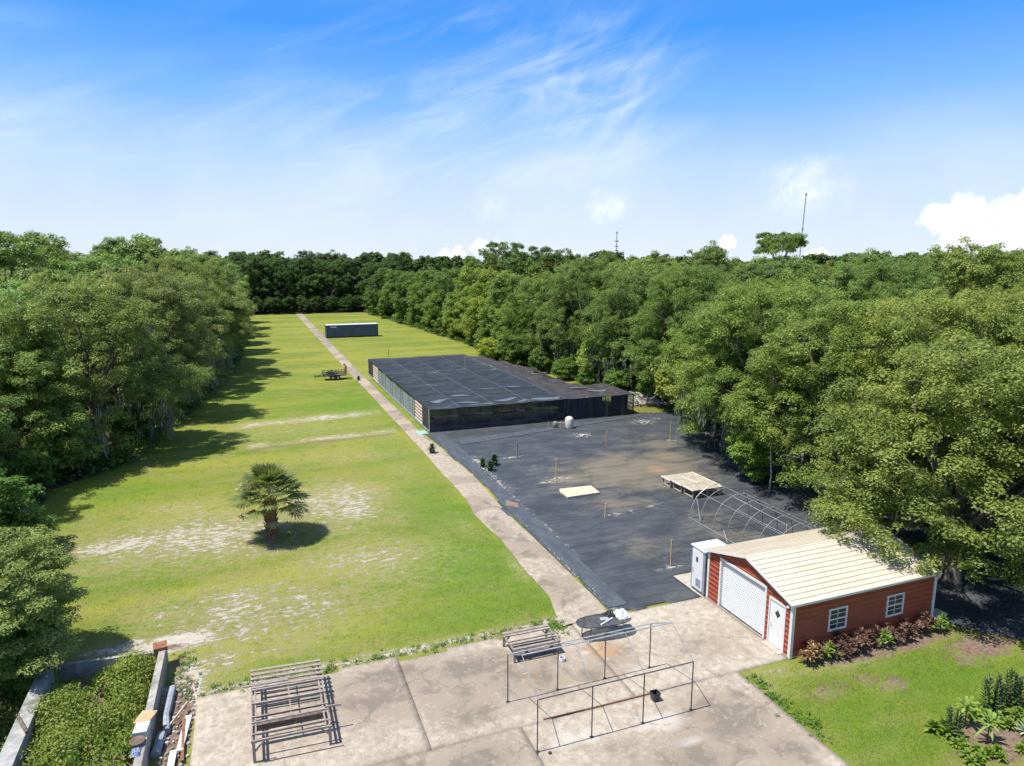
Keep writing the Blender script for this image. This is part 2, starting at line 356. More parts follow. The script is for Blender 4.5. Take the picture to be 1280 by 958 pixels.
co = N(t, 'ShaderNodeTexCoord').outputs['Object']
A = lambda n: N(t, 'ShaderNodeAttribute', attribute_name=n).outputs['Fac']
fine = tnoise(t, co, 9, 6, .75); mid = tnoise(t, tmap(t, co, (.8, 1.6, 1)), .55, 6, .65); big = tnoise(t, tmap(t, co, (.35, 1.5, 1)), .09, 4, .6)
c = mixc(t, mapr(t, mid, .35, .66), (.110, .168, .015), (.180, .205, .032))
c = mixc(t, mapr(t, tnoise(t, co, .28, 5, .7), .42, .60, 0, .55), c, (.125, .20, .014))
c = mixc(t, mapr(t, big, .42, .62), c, (.255, .265, .036))
c = mixc(t, math_(t, 'MULTIPLY', mapr(t, mid, .44, .62), .6), c, (.25, .215, .09))
c = mixc(t, math_(t, 'MULTIPLY', A('lush'), .9), c, mixc(t, mapr(t, tnoise(t, co, 1.3, 5, .7), .3, .7), (.065, .16, .010), (.115, .225, .020)))
weedy = mapr(t, tnoise(t, co, 1.1, 5, .7), .53, .66)
c = mixc(t, math_(t, 'MULTIPLY', weedy, .6), c, (.085, .135, .024))
c = mixc(t, mapr(t, fine, .25, .8, .0, .5), c, (.09, .12, .018))
c = mixc(t, mapr(t, tnoise(t, co, 22, 3, .7), .52, .8, 0, .45), c, (.36, .36, .12))
sn = tnoise(t, tmap(t, co, (.7, 1.5, 1)), 1.9, 8, .72, .35)
sn2 = tnoise(t, tmap(t, co, (.8, 1.3, 1)), 2.7, 10, .78, .5)
sv_ = math_(t, 'ADD', math_(t, 'MULTIPLY', sn, .32), math_(t, 'MULTIPLY', sn2, .68))
thr = math_(t, 'SUBTRACT', .70, math_(t, 'MULTIPLY', A('sand'), .42))
sm = mapr(t, math_(t, 'SUBTRACT', sv_, thr), 0.0, .05)
sandc = mixc(t, mapr(t, sn2, .3, .7), (.50, .465, .40), (.34, .305, .245))
thin = math_(t, 'MULTIPLY', math_(t, 'MINIMUM', math_(t, 'MULTIPLY', A('sand'), 2.0), 1.0), mapr(t, tnoise(t, co, 4.5, 6, .8), .44, .60, 0, .75))
c = mixc(t, thin, c, (.25, .225, .115))
c = mixc(t, mapr(t, tnoise(t, co, 2.7, 7, .8), .50, .62, 0, .35), c, (.105, .15, .028))
halo = mapr(t, math_(t, 'SUBTRACT', sv_, thr), -.10, .02, 0, .5)
c = mixc(t, halo, c, (.30, .27, .11))
c = mixc(t, sm, c, sandc)
mu = mixc(t, mapr(t, tnoise(t, co, 7, 6, .75), .3, .7), (.10, .065, .045), (.26, .19, .14))
c = mixc(t, mapr(t, math_(t, 'ADD', A('mulch'), math_(t, 'MULTIPLY', math_(t, 'SUBTRACT', tnoise(t, co, 2.2, 5, .7), .5), 1.2)), .42, .72), c, mu)
li = mixc(t, mapr(t, tnoise(t, co, 2.5, 6, .75), .3, .7), (.045, .035, .022), (.12, .09, .055))
c = mixc(t, A('litter'), c, li)
L(t, c, p.inputs['Base Color']); p.inputs['Roughness'].default_value = .95; p.inputs['Specular IOR Level'].default_value = .1
bump(t, math_(t, 'ADD', tnoise(t, co, 14, 5, .7), math_(t, 'MULTIPLY', sm, -.4)), p, .8, .06)
me.materials.append(m)
setp(link(me, 'ground'), kind='structure')

# grass: short blades over the nearer lawn, one mesh nobody could count
rs = np.random.RandomState(11)
def grid_at(Aarr, x, y):
    i = np.clip(np.searchsorted(gx, x), 1, len(gx) - 1); j = np.clip(np.searchsorted(gy, y), 1, len(gy) - 1)
    return Aarr[i, j]
def blades(n, x0, x1, y0, y1, keep, h0, h1, seed):
    r = np.random.RandomState(seed); x = r.uniform(x0, x1, n); y = r.uniform(y0, y1, n)
    k = keep(x, y, r); x = x[k]; y = y[k]; n = len(x)
    a = r.uniform(0, 2 * np.pi, n); h = r.uniform(h0, h1, n); wd = h * r.uniform(.22, .4, n); tl = h * r.uniform(.1, .8, n); b = r.uniform(0, 2 * np.pi, n)
    z = grid_at(Z, x, y)
    P0 = np.stack([x - np.cos(a) * wd, y - np.sin(a) * wd, z - .01], -1); P1 = np.stack([x + np.cos(a) * wd, y + np.sin(a) * wd, z - .01], -1)
    P2 = np.stack([x + np.cos(b) * tl, y + np.sin(b) * tl, z + h], -1)
    return np.stack([P0, P1, P2], 1).reshape(-1, 3), r.uniform(0, 1, n)
def keepL(x, y, r):
    s = grid_at(sand, x, y); return (x > edgeL(y) - 1) & (x < 12.35) & ((y > 25.9) | (x < -3.0)) & ~((x < -3.6) & (y < 29.2)) & (r.rand(len(x)) > s * 1.7) & (r.rand(len(x)) < np.interp(y, [24, 40, 60], [1, .6, .3])) & (grid_at(mulch, x, y) < .5)
def keepR(x, y, r):
    return (((x > 17.25) & (y < 19.3)) & (y > 10)) & (r.rand(len(x)) > grid_at(sand, x, y) * 1.3) & (grid_at(mulch, x, y) < .55) & (x < 30)
B1, T1 = blades(260000, -14, 12.4, 22, 60, keepL, .02, .055, 1)
B2, T2 = blades(80000, 17, 31, 11, 19.5, keepR, .02, .05, 2)
BV = np.concatenate([B1, B2]); BT = np.repeat(np.concatenate([T1, T2]) ** 2, 3)
grass_leaf = leafmat('grass_blades', (.12, .18, .022), (.18, .23, .036), (.30, .29, .09), .35, .6, tint=False)
me = mesh_np('lawn_grass', BV, None, np.arange(len(BV)).reshape(-1, 3), BT, [grass_leaf])
setp(link(me, 'lawn_grass'), 'short uneven yellow green grass blades on the open lawn', 'grass', kind='stuff')

# ---------------------------------------------------------------- concrete slabs, walk, black ground cloth
def sheetgrid(name, xs, ys, mask, zf, mat, attrs, thick=.08):
    XX, YY = np.meshgrid(xs, ys, indexing='ij'); n0, n1 = XX.shape
    cx = (XX[:-1, :-1] + XX[1:, 1:]) / 2; cy = (YY[:-1, :-1] + YY[1:, 1:]) / 2
    mk = mask(cx, cy); ZZ = zf(XX, YY)
    idx = np.arange(n0 * n1).reshape(n0, n1)
    Q = np.stack([idx[:-1, :-1], idx[1:, :-1], idx[1:, 1:], idx[:-1, 1:]], -1)[mk]
    V = np.stack([XX, YY, ZZ], -1).reshape(-1, 3)
    used = np.unique(Q); rm = -np.ones(n0 * n1, int); rm[used] = np.arange(len(used))
    # skirt
    e = {}
    for q in Q.reshape(-1, 4):
        for a, b in ((q[0], q[1]), (q[1], q[2]), (q[2], q[3]), (q[3], q[0])):
            if (b, a) in e: del e[(b, a)]
            else: e[(a, b)] = 1
    F = rm[Q.reshape(-1, 4)]; Vv = V[used]
    bv = sorted({i for ab in e for i in ab}); low = {b: len(Vv) + k for k, b in enumerate(bv)}
    lowV = V[bv].copy(); lowV[:, 2] -= thick
    sk = np.array([[rm[a], low[a], low[b], rm[b]] for a, b in e])
    VV = np.concatenate([Vv, lowV]); me = mesh_np(name, VV, np.concatenate([F, sk]), mats=[mat])
    for nm, f in attrs.items():
        at = me.attributes.new(nm, 'FLOAT', 'POINT'); at.data.foreach_set('value', f(VV[:, 0], VV[:, 1]).astype(np.float32))
    return me
m, t, p, o = newmat('stained_concrete'); concrete = m
co = N(t, 'ShaderNodeTexCoord').outputs['Object']
A = lambda n: N(t, 'ShaderNodeAttribute', attribute_name=n).outputs['Fac']
f1 = tnoise(t, co, .9, 9, .72, .5); f2 = tnoise(t, co, 3.2, 8, .75, .3); f3 = tnoise(t, co, 25, 4, .7)
c = mixc(t, mapr(t, f1, .36, .62), (.385, .338, .270), (.475, .425, .348))
c = mixc(t, mapr(t, math_(t, 'ADD', math_(t, 'MULTIPLY', A('stain'), .5), math_(t, 'MULTIPLY', math_(t, 'SUBTRACT', f2, .5), 1.1)), -.10, .24, 0, .88), c, (.255, .205, .155))
c = mixc(t, mapr(t, math_(t, 'ADD', math_(t, 'MULTIPLY', A('stain'), .5), math_(t, 'MULTIPLY', math_(t, 'SUBTRACT', f1, .5), 1.5)), .18, .52, 0, .85), c, (.15, .128, .10))
c = mixc(t, mapr(t, math_(t, 'ADD', A('rusty'), math_(t, 'MULTIPLY', math_(t, 'SUBTRACT', f2, .5), 1.2)), .35, .8, 0, .6), c, (.36, .20, .10))
c = mixc(t, mapr(t, math_(t, 'ADD', A('pale'), math_(t, 'MULTIPLY', math_(t, 'SUBTRACT', f1, .5), 1.0)), .45, .8, 0, .75), c, (.47, .44, .39))
veins = mapr(t, math_(t, 'ABSOLUTE', math_(t, 'SUBTRACT', f1, .5)), .02, .0, 0, .35)
c = mixc(t, math_(t, 'MULTIPLY', veins, mapr(t, f2, .45, .6)), c, (.62, .58, .5))
c = mixc(t, mapr(t, f3, .38, .70, 0, .38), c, (.22, .19, .15))
vor = N(t, 'ShaderNodeTexVoronoi', feature='DISTANCE_TO_EDGE'); vor.inputs['Scale'].default_value = .28
wv_ = N(t, 'ShaderNodeVectorMath', operation='ADD'); L(t, co, wv_.inputs[0]); L(t, tnoise(t, co, 1.6, 6, .7, 0, 'Color'), wv_.inputs[1]); L(t, wv_.outputs[0], vor.inputs['Vector'])
crack = mapr(t, vor.outputs['Distance'], .006, .0, 0, .8)
c = mixc(t, math_(t, 'MULTIPLY', crack, mapr(t, tnoise(t, co, .3, 2), .47, .56)), c, (.10, .085, .065))
L(t, c, p.inputs['Base Color']); p.inputs['Roughness'].default_value = .88; p.inputs['Specular IOR Level'].default_value = .25
bump(t, math_(t, 'ADD', f2, math_(t, 'MULTIPLY', f3, .4)), p, .25, .02)
stain = lambda x, y: np.clip(.10 + blobs(x, y, [(4.5, 23.3, 4.2, 2.0, .6), (8.5, 22.4, 3.2, 1.8, .6), (5.2, 18.2, 2.6, 1.8, .55), (14.2, 16.8, 3.0, 2.0, .6), (17, 21.8, 2, 1.2, .3), (4, 24.2, 2.2, .7, .9), (7.2, 23.6, 2.0, 1.1, .9), (3.2, 22.8, 1.2, 1, .8), (6.5, 21.4, 1.6, 1.2, .7), (9.6, 22, 1.0, 1.0, .9), (11.6, 21.6, 1.3, .7, .6), (6.0, 18.6, 1.7, 1.0, .9), (3.4, 18.9, 1.3, 1, .8), (5, 17.4, 1.5, .8, .9), (9, 16, 2, 1, .6), (12.5, 16.2, 2.4, 1.2, .8), (14.8, 17.4, 1.8, 1.5, 1), (15.6, 15.6, 1, 1, .8), (10.6, 17.6, 1.1, .4, .5), (13, 22.4, 1.1, .8, .6), (-1, 19, 1.5, 1, .5), (1, 17.5, 2, 1, .4), (17.5, 21.5, 1.2, .7, .35)]), 0, 1)
rusty = lambda x, y: blobs(x, y, [(12.8, 22.9, 1.1, .9, .9), (13.4, 22, 1.5, .6, .5), (9.2, 22.2, 1.3, 1, .5), (12, 21.3, .8, .5, .5), (15, 21.2, 2, 1.2, .25), (17, 21.3, 1.5, .5, .4), (11.8, 19.2, 3, .3, .5), (13, 38, 1, 6, .2), (13.6, 60, 1, 30, .25), (13.5, 41.5, .6, 1.2, .5)])
pale = lambda x, y: .8 * blobs(x, y, [(9.3, 18.5, 1.4, .8, 1), (12.5, 18.2, 1.5, 1.0, 1), (16.4, 16, .5, 3, .6), (13, 17, 2, .5, .8), (16, 24.4, 3, .5, .8), (10, 20.0, 6, .3, .4), (13.6, 35.3, .5, .7, .8), (14, 37.7, .4, .6, .9), (13.3, 39.2, .35, .4, .7), (14, 33, .4, .8, .6), (13.2, 47, .5, 1, .4)])
zero = lambda x, y: x * 0
rag = lambda x, y, a: (vnoise(x, y, .7, 8) - .5) * a
def slab(name, x0, x1, y0, y1, jag=None, z=.055, st=stain):
    xs = np.linspace(x0, x1, max(2, int((x1 - x0) / .22))); ys = np.linspace(y0, y1, max(2, int((y1 - y0) / .22)))
    mk = (lambda cx, cy: np.ones_like(cx, bool)) if jag is None else jag
    me = sheetgrid(name, xs, ys, mk, lambda a, b: z + (vnoise(a, b, 3, 4) - .5) * .02, concrete, {'stain': st, 'rusty': rusty, 'pale': pale}, .12)
    return setp(link(me, name), kind='structure')
top = lambda cx, cy: cy < 25.35 + rag(cx, cy, .5) - np.where(cx < 1.5, (1.5 - cx) * -.04, 0)
slab('concrete_pad', -2.75, 4.66, 19.72, 25.9, top)
slab('concrete_pad', 4.685, 12.45, 19.72, 25.8, top)
slab('concrete_pad', 12.48, 19.55, 19.72, 25.2)
slab('concrete_pad', -2.75, 7.855, 11.0, 19.68)
slab('concrete_pad', 7.89, 17.0, 11.0, 19.68)
# the long walk
LY = [25.2, 28, 31.6, 35, 39.6, 42.1, 45.2, 48, 53.3, 65.6, 83, 104, 217]
LX = [11.9, 12.6, 12.55, 12.7, 12.5, 12.8, 12.85, 12.8, 12.88, 12.84, 12.8, 12.6, 12.4]
RY = [25.2, 27, 31.6, 35, 39.6, 43.4, 47.8, 51.2, 55, 61, 104, 217]
RX = [14.5, 14.6, 14.6, 14.6, 14.5, 14.75, 14.85, 14.7, 14.6, 14.2, 14.1, 14.3]
def walk_x(u, y): return np.interp(y, LY, LX) * (1 - u) + np.interp(y, RY, RX) * u + (vnoise(y, y * 0, .6, 9) - .5) * .05
us = np.linspace(0, 1, 7); vs_ = np.concatenate([np.arange(25.25, 70, .3), np.arange(70, 217, 1.2)])
U, Vv = np.meshgrid(us, vs_, indexing='ij'); XX = walk_x(U, Vv); ZZ = .045 + (vnoise(XX, Vv, 2, 3) - .5) * .02
ZZ[0, :] -= .05; ZZ[-1, :] -= .05
n0, n1 = U.shape; idx = np.arange(n0 * n1).reshape(n0, n1)
me = mesh_np('concrete_walk', np.stack([XX, Vv, ZZ], -1).reshape(-1, 3), np.stack([idx[:-1, :-1], idx[1:, :-1], idx[1:, 1:], idx[:-1, 1:]], -1).reshape(-1, 4), mats=[concrete])
for nm, f in (('stain', lambda x, y: .22 + .35 * (vnoise(x, y, 2.2, 12) > .55) + (y > 120) * .12), ('rusty', rusty), ('pale', pale)):
    at = me.attributes.new(nm, 'FLOAT', 'POINT'); at.data.foreach_set('value', np.asarray(f(XX.ravel(), Vv.ravel()), dtype=np.float32))
setp(link(me, 'concrete_walk'), kind='structure')

# black woven ground cloth
m, t, p, o = newmat('black_ground_cloth'); cloth_mat = m
co = N(t, 'ShaderNodeTexCoord').outputs['Object']
A = lambda n: N(t, 'ShaderNodeAttribute', attribute_name=n).outputs['Fac']
g1 = tnoise(t, tmap(t, co, (.7, 1.15, 1)), .55, 9, .72, .3); g2 = tnoise(t, tmap(t, co, (.5, 2.2, 1)), 2.5, 6, .7)
c = mixc(t, mapr(t, g1, .34, .66), (.032, .036, .042), (.066, .072, .081))
tan = mapr(t, math_(t, 'ADD', A('silt'), math_(t, 'MULTIPLY', math_(t, 'SUBTRACT', g1, .5), 1.4)), .06, .7, 0, .78)
c = mixc(t, tan, c, (.185, .155, .105))
c = mixc(t, mapr(t, math_(t, 'ADD', A('orange'), math_(t, 'MULTIPLY', math_(t, 'SUBTRACT', g2, .5), .8)), .45, .9, 0, .7), c, (.30, .18, .09))
c = mixc(t, mapr(t, g2, .55, .78, 0, .4), c, (.13, .135, .13))
spk = mapr(t, tnoise(t, tmap(t, co, (1, 1.4, 1)), 3.1, 3, .6), .74, .78)
c = mixc(t, math_(t, 'MULTIPLY', spk, .8), c, (.42, .41, .38))
sy = N(t, 'ShaderNodeSeparateXYZ'); L(t, co, sy.inputs[0])
yy = math_(t, 'ADD', sy.outputs[1], math_(t, 'MULTIPLY', math_(t, 'SUBTRACT', tnoise(t, co, .4, 2), .5), .16))
fr = math_(t, 'FRACT', math_(t, 'MULTIPLY', yy, 1 / .92))
seam = mapr(t, math_(t, 'ABSOLUTE', math_(t, 'SUBTRACT', fr, .5)), .05, .0, 0, .8)
c = mixc(t, math_(t, 'MULTIPLY', seam, mapr(t, g2, .30, .5)), c, (.018, .02, .025))
c = mixc(t, math_(t, 'MULTIPLY', A('sandy'), mapr(t, tnoise(t, co, 2.6, 7, .75), .50, .56)), c, (.58, .55, .48))
L(t, c, p.inputs['Base Color']); p.inputs['Roughness'].default_value = .62; p.inputs['Specular IOR Level'].default_value = .45
bump(t, math_(t, 'ADD', g2, math_(t, 'MULTIPLY', seam, -1.0)), p, .2, .04)
clothpoly = [(14.72, 61.2), (14.78, 56), (14.72, 51), (15.05, 47.8), (14.98, 43.4), (14.5, 39.6), (14.7, 35), (14.72, 31.6), (14.7, 27), (14.75, 25.7), (15.8, 25.35), (19.3, 25.3), (19.35, 27.7), (20.8, 27.9), (20.5, 25.2), (27.7, 25.2), (27.9, 20.3), (28.6, 18.8), (30.2, 16.9), (33, 13), (56, 13), (56, 50), (46, 57.6), (43.5, 59.2), (38, 61.3), (29, 65), (15, 65)]
silt = lambda x, y: blobs(x, y, [(27, 44, 7, 5, .72), (22, 44, 3, 2, .6), (31, 46, 3, 3, .6), (22, 38, 3, 1.5, .5), (20, 31, 2, 2, .35), (33, 50, 3, 3, .4), (27, 40.5, 2, 1.4, .5), (26, 34, 2, 2, .3), (25, 31, 2.5, 2, .3)])
orng = lambda x, y: blobs(x, y, [(28.6, 43.5, 1.4, 1.6, .85), (27, 41, 1, .8, .4), (32, 47.5, 1.3, 1, .4)])
sandy = lambda x, y: blobs(x, y, [(16.0, 48, .35, 1.8, 1), (16.15, 50.5, .4, 1.2, 1), (15.95, 45, .3, 1.4, .95), (15.95, 41, .14, 3, .8), (15.9, 36, .12, 3, .6), (14.85, 29, .12, 4, .95), (14.8, 37, .1, 3, .6), (20.6, 44.2, .9, .5, .6), (27.9, 55, .7, .6, 1.2), (36, 57.5, .9, .7, 1.2), (37.8, 58.3, .5, .3, 1), (34.9, 50.5, .9, .3, .8), (19.2, 50.6, .8, .2, .7), (20.7, 36.3, .6, .2, .8), (19.6, 43.8, .8, .3, .7), (19.9, 28.5, .7, .2, .7), (22.2, 36.4, .3, .15, .8), (24, 36.8, .4, .2, .6)])
me = sheetgrid('ground_cloth', np.arange(14.4, 56.2, .25), np.arange(13, 65.2, .25), lambda cx, cy: inpoly(cx + rag(cx, cy, .18), cy + rag(cy, cx, .18), clothpoly),
               lambda a, b: .022 + (vnoise(a * .5, b, .5, 21) - .5) * .028, cloth_mat, {'silt': silt, 'orange': orng, 'sandy': sandy}, .03)
setp(link(me, 'ground_cloth'), kind='structure')
# a lighter strip of newer cloth along the walk and another before the shade house
strip_mat = worn('newer_ground_cloth', (.048, .056, .067), (.076, .087, .102), 1.2, .6, stretch=(2, .4, 1), dirt=(.15, .15, .14), damt=.35, dscale=1.5)
def strip(pts):
    mb = MB(); n = len(pts)
    vs = [(a[0], a[1], .053 + .008 * (i % 2)) for i, (a, b) in enumerate(pts)] + [(b[0], b[1], .053 + .008 * (i % 2)) for i, (a, b) in enumerate(pts)]
    vs += [(x, y, z - .04) for x, y, z in vs]
    fs = [(i, n + i, n + i + 1, i + 1) for i in range(n - 1)] + [(n + i, 3 * n + i, 3 * n + i + 1, n + i + 1) for i in range(n - 1)] + [(i + 1, 2 * n + i + 1, 2 * n + i, i) for i in range(n - 1)] + [(n - 1, 2 * n - 1, 4 * n - 1, 3 * n - 1), (0, 2 * n, 3 * n, n)]
    mb.add(vs, fs); return mb
rr = random.Random(4)
ys = [25.9 + i * 1.5 for i in range(24)]
setp(strip([((float(np.interp(y, RY, RX)) + .18 + rr.uniform(-.05, .05), y), (float(np.interp(y, [25, 31, 35, 41, 44, 60], [15.75, 15.7, 15.92, 15.9, 15.95, 16.2])) + rr.uniform(-.04, .04), y)) for y in ys]).build('ground_cloth_strip', strip_mat), kind='structure')
xs = [16.6 + i * 1.4 for i in range(16)]
setp(strip([((x, 57.3 + (x - 16) * .14 + rr.uniform(-.08, .08)), (x, 55.6 + (x - 16) * .20 + rr.uniform(-.08, .08))) for x in xs]).build('ground_cloth_strip', strip_mat), kind='structure')

# ---------------------------------------------------------------- red metal garage
BX0, BX1, BY0, BY1, EZ, RZ = 19.6, 27.6, 19.7, 25.12, 2.47, 3.24
YM = (BY0 + BY1) / 2
garage = thing('metal_garage', (23.6, 22.4, 0), 'red ribbed metal garage with a tan gable roof, white roll door and two windows', 'garage')
def zlevels(top, per=.23, extra=()):
    L_ = []; z = .04
    while z < top:
        L_ += [(z, 0), (z + .15, 0), (z + .17, .028), (z + .21, .028)]; z += per
    L_ = [a for a in L_ if a[0] < top] + [(top, 0)]
    for e in extra:
        ds = np.interp(e, [a[0] for a in L_], [a[1] for a in L_]); L_.append((e, float(ds)))
    return sorted(set(L_))
def ribwall(axis, pos, sgn, ext, top, openings):
    mb = MB(); lv = zlevels(top, extra=[z for o in openings for z in o[2:]])
    for (za, da), (zb, db) in zip(lv[:-1], lv[1:]):
        if zb - za < 1e-4: continue
        zm = (za + zb) / 2; a0, b0 = ext(za); a1, b1 = ext(zb)
        cuts = sorted([(o[0], o[1]) for o in openings if o[2] < zm < o[3]])
        segs = []; cur = None; s = 0.0
        edges = [(a0, a1)] + [x for c_ in cuts for x in ((c_[0], c_[0]), (c_[1], c_[1]))] + [(b0, b1)]
        for k in range(0, len(edges), 2):
            (l0, l1), (r0, r1) = edges[k], edges[k + 1]
            if r0 - l0 < 1e-3 and r1 - l1 < 1e-3: continue
            q = [(l0, za, da), (r0, za, da), (r1, zb, db), (l1, zb, db)]
            vs = [((pos + sgn * d, u, z) if axis == 'x' else (u, pos + sgn * d, z)) for u, z, d in q]
            mb.add(vs, [(0, 1, 2, 3)])
    return mb
gable = lambda z: (BY0, BY1) if z <= EZ else (BY0 + (z - EZ) / (RZ - EZ) * (YM - BY0), BY1 - (z - EZ) / (RZ - EZ) * (BY1 - YM))
gd = (21.27, 24.2, .04, 2.36); md = (20.07, 20.98, .04, 2.06)
ribwall('x', BX0, -1, gable, RZ, [gd, md]).build('front_wall', red_siding, garage)
w1 = (21.55, 22.45, .86, 1.76); w2 = (24.78, 25.68, .86, 1.76)
ribwall('y', BY0, -1, lambda z: (BX0, BX1), EZ, [w1, w2]).build('side_wall', red_siding, garage)
mb = ribwall('x', BX1, 1, gable, RZ, []); mb2 = ribwall('y', BY1, 1, lambda z: (BX0, BX1), EZ, []); mb.add(mb2.v, mb2.f); mb.build('rear_wall', red_siding, garage)
mb = MB(); prof = []
def slope(y0, z0, y1, z1, n):
    out = []
    for i in range(n):
        for f, d in ((.0, 0), (.74, 0), (.80, .038), (.93, .038)):
            u = (i + f) / n; out.append((y0 + (y1 - y0) * u, z0 + (z1 - z0) * u + d))
    return out
prof = slope(BY0 - .16, EZ - .01, YM, RZ + .06, 11) + [(YM - .08, RZ + .075), (YM, RZ + .10), (YM + .08, RZ + .075)] + slope(YM + .02, RZ + .06, BY1 + .16, EZ - .01, 11) + [(BY1 + .16, EZ - .01)]
prof = sorted(prof, key=lambda a: a[0])
n = len(prof); X0r, X1r = BX0 - .18, BX1 + .12
vs = [(x, y, z) for x in (X0r, X1r) for y, z in prof] + [(x, y, z - .05) for x in (X0r, X1r) for y, z in prof]
fs = [(i, i + 1, n + i + 1, n + i) for i in range(n - 1)] + [(2 * n + i, 3 * n + i, 3 * n + i + 1, 2 * n + i + 1) for i in range(n - 1)]
fs += [(i, 2 * n + i, 2 * n + i + 1, i + 1) for i in range(n - 1)] + [(n + i, n + i + 1, 3 * n + i + 1, 3 * n + i) for i in range(n - 1)] + [(0, n, 3 * n, 2 * n), (n - 1, 3 * n - 1, 4 * n - 1, 2 * n - 1)]
mb.add(vs, fs); roof = mb.build('roof', roof_tan, garage)
mb = MB()                                            # rake and eave trim
for ya, za, yb, zb in ((BY0 - .17, EZ - .045, YM, RZ + .03), (BY1 + .17, EZ - .045, YM, RZ + .03)):
    mb.bar((X0r - .02, ya, za), (X0r - .02, yb, zb), .03, .10)
mb.box(X0r, X1r, BY0 - .185, BY0 - .163, EZ - .12, EZ - .02)
mb.build('rake_trim', trim_white, roof)
for nm, bx in (('corner_trim', (BX0 - .045, BX0 + .10, BY0 - .045, BY0 + .09)), ('corner_trim', (BX0 - .045, BX0 + .09, BY1 - .09, BY1 + .045)), ('corner_trim', (BX1 - .10, BX1 + .045, BY0 - .045, BY0 + .09))):
    MB().box(*bx, 0, EZ - .02).build(nm, trim_white, garage)
MB().box(BX0 - .02, BX1 + .02, BY0 - .02, BY1 + .02, 0, .06).build('foundation', concrete, garage)
# roll door
mb = MB(); nsl = 20
for i in range(nsl):
    z0 = .07 + i * (2.29 / nsl); h_ = 2.29 / nsl
    mb.add([(BX0 + .09, 21.3, z0), (BX0 + .09, 24.17, z0), (BX0 + .066, 24.17, z0 + h_ * .5), (BX0 + .066, 21.3, z0 + h_ * .5), (BX0 + .09, 24.17, z0 + h_), (BX0 + .09, 21.3, z0 + h_)], [(0, 1, 2, 3), (3, 2, 4, 5)])
rd = mb.build('roll_door', door_white, garage)
MB().box(BX0 + .03, BX0 + .09, 21.3, 24.17, .06, .11).build('bottom_bar', dark_steel, rd)
mb = MB(); mb.box(BX0 - .035, BX0 + .1, 21.18, 21.29, .05, 2.45); mb.box(BX0 - .035, BX0 + .1, 24.18, 24.29, .05, 2.45); mb.box(BX0 - .038, BX0 + .1, 21.18, 24.29, 2.345, 2.46); mb.build('door_frame', trim_white, rd)
mb = MB(); mb.box(BX0 - .01, BX0 + .03, 20.12, 20.94, .07, 2.03); dr = mb.build('entry_door', white_paint, garage)
mb = MB(); mb.box(BX0 - .04, BX0 + .05, 20.04, 20.11, .05, 2.11); mb.box(BX0 - .04, BX0 + .05, 20.945, 21.01, .05, 2.11); mb.box(BX0 - .042, BX0 + .05, 20.04, 21.01, 2.04, 2.12); mb.build('door_frame', trim_white, dr)
mb = MB(); cy, cz, q = 20.5, 1.55, .15
mb.add([(BX0 - .018, cy + a * s, cz + b * s * 1.2) for s in (q,) for a, b in ((1, 0), (0, 1), (-1, 0), (0, -1))] + [(BX0, cy + a * q, cz + b * q * 1.2) for a, b in ((1, 0), (0, 1), (-1, 0), (0, -1))], [(0, 1, 2, 3), (0, 4, 5, 1), (1, 5, 6, 2), (2, 6, 7, 3), (3, 7, 4, 0)])
mb.build('door_pane', glass, dr)
mb = MB(); mb.tube([(BX0 - .01, 20.85, 1.0), (BX0 - .06, 20.85, 1.0)], .025); mb.tube([(BX0 - .06, 20.85, 1.0), (BX0 - .065, 20.77, 1.0)], .014); mb.build('door_handle', galv, dr)
MB().box(BX0 - .32, BX0 - .05, 20.0, 21.05, .056, .085).build('door_step', concrete, garage)
for (a, b, c_, d_) in (w1, w2):
    mb = MB(); y0, y1 = BY0 - .045, BY0 + .03
    mb.box(a - .05, a + .03, y0, y1, c_ - .05, d_ + .05); mb.box(b - .03, b + .05, y0, y1, c_ - .05, d_ + .05)
    mb.box(a + .03, b - .03, y0, y1, d_ - .03, d_ + .05); mb.box(a + .03, b - .03, y0, y1, c_ - .05, c_ + .03)
    zm = (c_ + d_) / 2; mb.box(a + .03, b - .03, y0 + .01, y1, zm - .03, zm + .03)
    xm = (a + b) / 2
    for z0, z1 in ((c_ + .03, zm - .03), (zm + .03, d_ - .03)):
        mb.box(xm - .013, xm + .013, y0 + .025, y1, z0, z1); mb.box(a + .03, b - .03, y0 + .027, y1, (z0 + z1) / 2 - .012, (z0 + z1) / 2 + .012)
    wn_ = mb.build('window', trim_white, garage)
    MB().box(a, b, BY0 + .0, BY0 + .02, c_, d_).build('pane', glass, wn_)
MB().box(BX0 - .09, BX0 - .03, 19.82, 19.9, 2.2, 2.28).box(BX0 - .14, BX0 - .09, 19.80, 19.92, 2.17, 2.24).build('wall_lamp', white_paint, garage)
st = thing('step_stone', (28.3, 20.0, 0), 'pale flat block lying by the far corner of the red garage', 'stone block')
MB().box(27.95, 28.75, 19.75, 20.25, .02, .16, .15).build('block', stone_pale, st)

